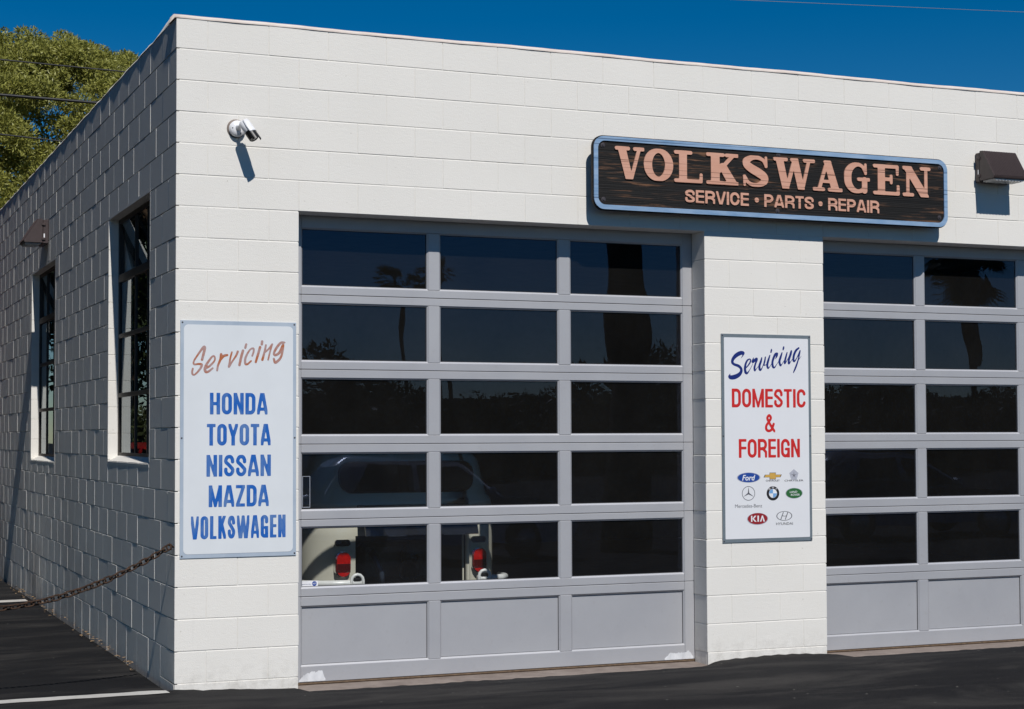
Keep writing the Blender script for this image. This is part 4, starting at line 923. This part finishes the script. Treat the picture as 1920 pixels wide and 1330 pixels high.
# far side of the street, seen mirrored in the door glass
base = tree('roadside_tree', 'dark roadside tree across the street, first from the left in the glass', (14, -62, -.3), 5.6, 3.4, 2.6, 110, 45, .8, .42, .14, M['leaf_deep'], 41, .2, group='trees across the street', zc=2.9)
NUM = ['second', 'third', 'fourth', 'fifth', 'sixth', 'seventh', 'eighth', 'ninth', 'tenth', 'eleventh', 'twelfth', 'thirteenth']
for i in range(12):
    c = base.copy(); COL.objects.link(c); c['label'] = 'dark roadside tree across the street, %s from the left in the glass' % NUM[i]
    sc2 = random.uniform(.72, .92) if i not in (0, 4) else 1.05
    c.location = (14+4.4*(i+1), -62+random.uniform(-2, 2), -.3); c.scale = (sc2*1.15, sc2*1.15, sc2); c.rotation_euler.z = random.uniform(0, 6)
    for k in base.children: d = k.copy(); COL.objects.link(d); d.parent = c
bw = tag(empty('sky_block_wall', (38, -67, -.4)), 'long dark wall added to close the sky gaps behind the trees across the street', 'wall')  # added wall, keeps sky from glinting between the trees in the door glass
box('wall_panel', -42, 42, -.1, .1, 0, 3.9, M['inner'], bw); box('coping', -42.1, 42.1, -.16, .16, 3.9, 4.0, M['inner'], bw)
for k in range(15): box('pier', -42+6*k-.2, -42+6*k+.2, -.18, .18, 0, 3.899, M['inner'], bw)
def palm(label, loc, H, tr, cr, nf, skirt=0, seed=1):
    r_ = random.Random(seed); o = tag(empty('palm_tree', loc), label, 'palm tree', 'palm trees across the street')
    pts = [(.02*H*math.sin(k*.5), .01*H*math.cos(k*.4), H*k/10-.2) for k in range(11)]
    tube('trunk', pts, [tr*(1.25-.45*k/10) for k in range(11)], M['bark'], o, 12)
    tx_, ty_, tz_ = pts[-1]; V = []; F = []
    for k in range(nf):
        az = r_.uniform(0, 6.283); el = r_.uniform(-.9 if not skirt else -1.45, 1.25); d = Vector((math.cos(az)*math.cos(el), math.sin(az)*math.cos(el), math.sin(el))); L = cr*r_.uniform(.8, 1.1)
        p0 = Vector((tx_, ty_, tz_-(r_.uniform(0, skirt) if el < -.6 else 0))); p1 = p0+d*L*.55; side = d.cross(Vector((0, 0, 1))).normalized(); upn = side.cross(d)
        b = len(V); V += [p0-side*.03, p0+side*.03, p1+side*.03, p1-side*.03]; F.append((b, b+1, b+2, b+3))
        for q in range(11):
            a = R(-75+150*q/10); e = (d*math.cos(a)+side*math.sin(a)+Vector((0, 0, -.25))).normalized(); w = L*.035
            b = len(V); nn = e.cross(upn).normalized()*w; V += [p1, p1+e*L*.28+nn, p1+e*L*.5, p1+e*L*.28-nn]; F.append((b, b+1, b+2, b+3))
    mesh('crown', V, F, M['palmleaf'], o); return o
palm('slim palm with a leaning crown, leftmost in the glass', (41.0, -110, -.3), 14.0, .17, 1.5, 46, seed=2); palm('slim palm, second of the pair at the first pane edge', (43.0, -109, -.3), 13.6, .16, 1.3, 40, seed=3); palm('slim palm, third and rightmost of the distant palms', (44.6, -111, -.3), 14.4, .16, 1.4, 40, seed=4)
palm('near palm with a thick trunk mirrored in the top right pane', (10.6, -14.2, -.35), 9.5, .33, 2.4, 60, .8, 5); palm('bushy fan palm mirrored in the right door', (58.2, -65, -.3), 12.3, .22, 2.9, 110, .9, 6)

# ------------------------------------------------------------------ parked cars of the lot
def car(label, loc, rz, paint, tall=1.0):
    o = tag(empty('parked_car', loc, rz), label, 'car', 'cars parked in the lot')
    # local: x forward, profile in x-z, extruded over y
    lower = [(-2.15, .35), (-2.22, .55), (-2.18, .88), (-1.95, .95), (.55, .98), (1.35, .93), (2.0, .80), (2.18, .66), (2.2, .38), (1.75, .27), (-1.75, .27)]
    bm = bmesh.new(); n = len(lower)
    rings = [(-.86, .94), (-.90, 1), (.90, 1), (.86, .94)]; vv = []
    for y, k in ((-.84, .97), (-.90, 1.0), (.90, 1.0), (.84, .97)): vv.append([bm.verts.new((x*k, y, .6+(z-.6)*k)) for x, z in lower])
    for a, b in zip(vv[:-1], vv[1:]):
        for i in range(n): bm.faces.new((a[i], a[(i+1) % n], b[(i+1) % n], b[i]))
    bm.faces.new(vv[0]); bm.faces.new(vv[-1][::-1]); bmesh.ops.recalc_face_normals(bm, faces=bm.faces); bmesh.ops.bevel(bm, geom=list(bm.edges), offset=.03, segments=2, affect='EDGES')
    from_bm('body', bm, paint, o, smooth=True)
    T = 1.46*tall; bot = [(-2.05, .93), (.95, .97)]; top = [(-1.55, T-.04), (-1.2, T), (.05, T-.01), (.22, T-.05)]
    prof = [bot[0]]+top+[bot[1]]; V = []; F = []; n = len(prof)
    for s in (-1, 1): V += [(x, s*(.80 if z < 1 else .62), z) for x, z in prof]
    for i in range(n): F.append((i, (i+1) % n, n+(i+1) % n, n+i))
    F += [tuple(range(n)), tuple(range(2*n-1, n-1, -1))]
    bm = bmesh.new(); bv = [bm.verts.new(p) for p in V]; [bm.faces.new([bv[i] for i in f]) for f in F]; bmesh.ops.recalc_face_normals(bm, faces=bm.faces); bmesh.ops.bevel(bm, geom=list(bm.edges), offset=.04, segments=2, affect='EDGES'); from_bm('cabin', bm, paint, o, smooth=True)
    def yat(z, s, off): return s*(.80-(z-.95)/(T-.95)*.18+off)
    for s in (-1, 1):
        for P in ([(-.42, 1.0), (.78, 1.01), (.16, T-.10), (-.42, T-.085)], [(-1.5, 1.0), (-.52, 1.0), (-.52, T-.085), (-1.28, T-.095)]):
            mesh('side_window', [(x, yat(z, s, .006), z) for x, z in P], [(0, 1, 2, 3)], M['carglass'], o)
        for x in (-1.35, 1.35):
            w_ = lathe('wheel', [(.12, -.10), (.30, -.10), (.325, -.07), (.325, .07), (.30, .10), (.12, .10)], M['tyre'], o, 'y', 24, (x, s*.82, .325)); lathe('rim', [(.02, -.104), (.20, -.104), (.21, -.09), (.21, .09), (.20, .104), (.02, .104)], M['carsilver'], w_, 'y', 16)
        box('headlight', 2.06, 2.205, s*.62-.16, s*.62+.16, .60, .72, M['lamp_clear'], o, .02); box('tail_light', -2.225, -2.12, s*.66-.13, s*.66+.13, .68, .84, M['dredlens'], o, .02)
        box('mirror', .58, .70, s*.93-.09, s*.93+.09, 1.0, 1.13, paint, o, .03); box('door_handle', -.35, -.2, s*.905-.012, s*.905+.012, .85, .88, M['chrome'], o, .004)
    mesh('windscreen', [(.93, -.70, 1.03), (.93, .70, 1.03), (.27, .56, T-.08), (.27, -.56, T-.08)], [(0, 1, 2, 3)], M['carglass'], o); mesh('rear_screen', [(-2.02, -.66, 1.02), (-2.02, .66, 1.02), (-1.60, .55, T-.1), (-1.60, -.55, T-.1)], [(0, 1, 2, 3)], M['carglass'], o)
    box('bumper', 2.16, 2.24, -.82, .82, .38, .54, M['black_plastic'], o, .03); box('bumper', -2.26, -2.18, -.82, .82, .38, .54, M['black_plastic'], o, .03)
    return o
gz = ground_z
car('white parked car mirrored in the left door glass', (6.9, -13.6, gz(6.9, -13.6)), 0, M['carwhite'], 1.03)
car('white tall car parked further back, mirrored above the other car', (8.7, -22.5, gz(8.7, -22.5)), R(3), M['carwhite'], 1.2)
car('silver parked car mirrored in the right door glass', (16.2, -14.2, gz(16.2, -14.2)), R(4), M['carsilver'])
car('red parked car mirrored low in the near side window', (-2.75, 12.6, gz(-2.75, 12.6)), R(-93), M['carred'], 1.04)

# ------------------------------------------------------------------ overhead cables and their poles
def cable(label, p0, p1, sag, r_, mat):
    pts = []
    for k in range(41):
        t = k/40; a = Vector(p0).lerp(Vector(p1), t); a.z -= sag*4*t*(1-t); pts.append(a)
    o = tube('overhead_cable', pts, r_, mat, None, 6); return tag(o, label, 'cable', 'overhead cables')
def line2(a, b, x): return a[1]+(b[1]-a[1])*(x-a[0])/(b[0]-a[0])
Yc = 14.0
for lab, a, b, r_ in (('thin black cable crossing the tree, uppermost of three', (.42, 6.952), (2.197, 6.917), .011), ('thick black cable crossing the tree, middle of three', (.424, 6.447), (1.775, 6.430), .021), ('thin black cable crossing the tree, lowest of three', (.428, 5.881), (1.284, 5.836), .011)):
    cable(lab, (-15, Yc, line2(a, b, -15)), (26, Yc, line2(a, b, 26)), .0, r_, M['wire'])
cable('thin pale wire across the sky in the upper right corner', (-15, Yc+.3, line2((14.685, 9.184), (18.647, 9.417), -15)), (26, Yc+.3, line2((14.685, 9.184), (18.647, 9.417), 26)), .0, .004, M['wire_grey'])
for x, hh, lab in ((-15, 9.4, 'wooden utility pole left of the lot'), (26, 10.4, 'wooden utility pole right of the garage')):
    p = tag(empty('utility_pole', (x, Yc+.16, -.1)), lab, 'utility pole', 'utility poles behind the garage')
    tube('pole', [(0, 0, -.2), (0, 0, hh)], [.16, .11], M['bark'], p, 12); box('crossarm', -.06, .06, -1.1, 1.1, hh-.9, hh-.78, M['bark'], p, .01)

# ------------------------------------------------------------------ dry leaves and paint flakes along the foot of the side wall
V = []; F = []
for k in range(150):
    y = random.choice((1.6, 2.7, 3.6, 5.2, 6.4, 7.5))+random.gauss(0, .45); x = -.012-abs(random.gauss(0, .05)); a = random.uniform(0, 6.28); L = random.uniform(.008, .03); w = L*random.uniform(.3, .6); z = ground_z(x, y)+.006+random.uniform(0, .012)
    c, s_ = math.cos(a), math.sin(a); b = len(V)
    V += [(x-c*L, y-s_*L, z), (x-s_*w, y+c*w, z+random.uniform(0, .008)), (x+c*L, y+s_*L, z+.003), (x+s_*w, y-c*w, z+random.uniform(0, .008))]; F.append((b, b+1, b+2, b+3))
tag(mesh('leaf_litter', V, F, plain('dry_leaf', (.30, .20, .11), .8, grain=.4, gs=80)), 'dry leaves along the foot of the side wall', 'leaf litter', kind='stuff')
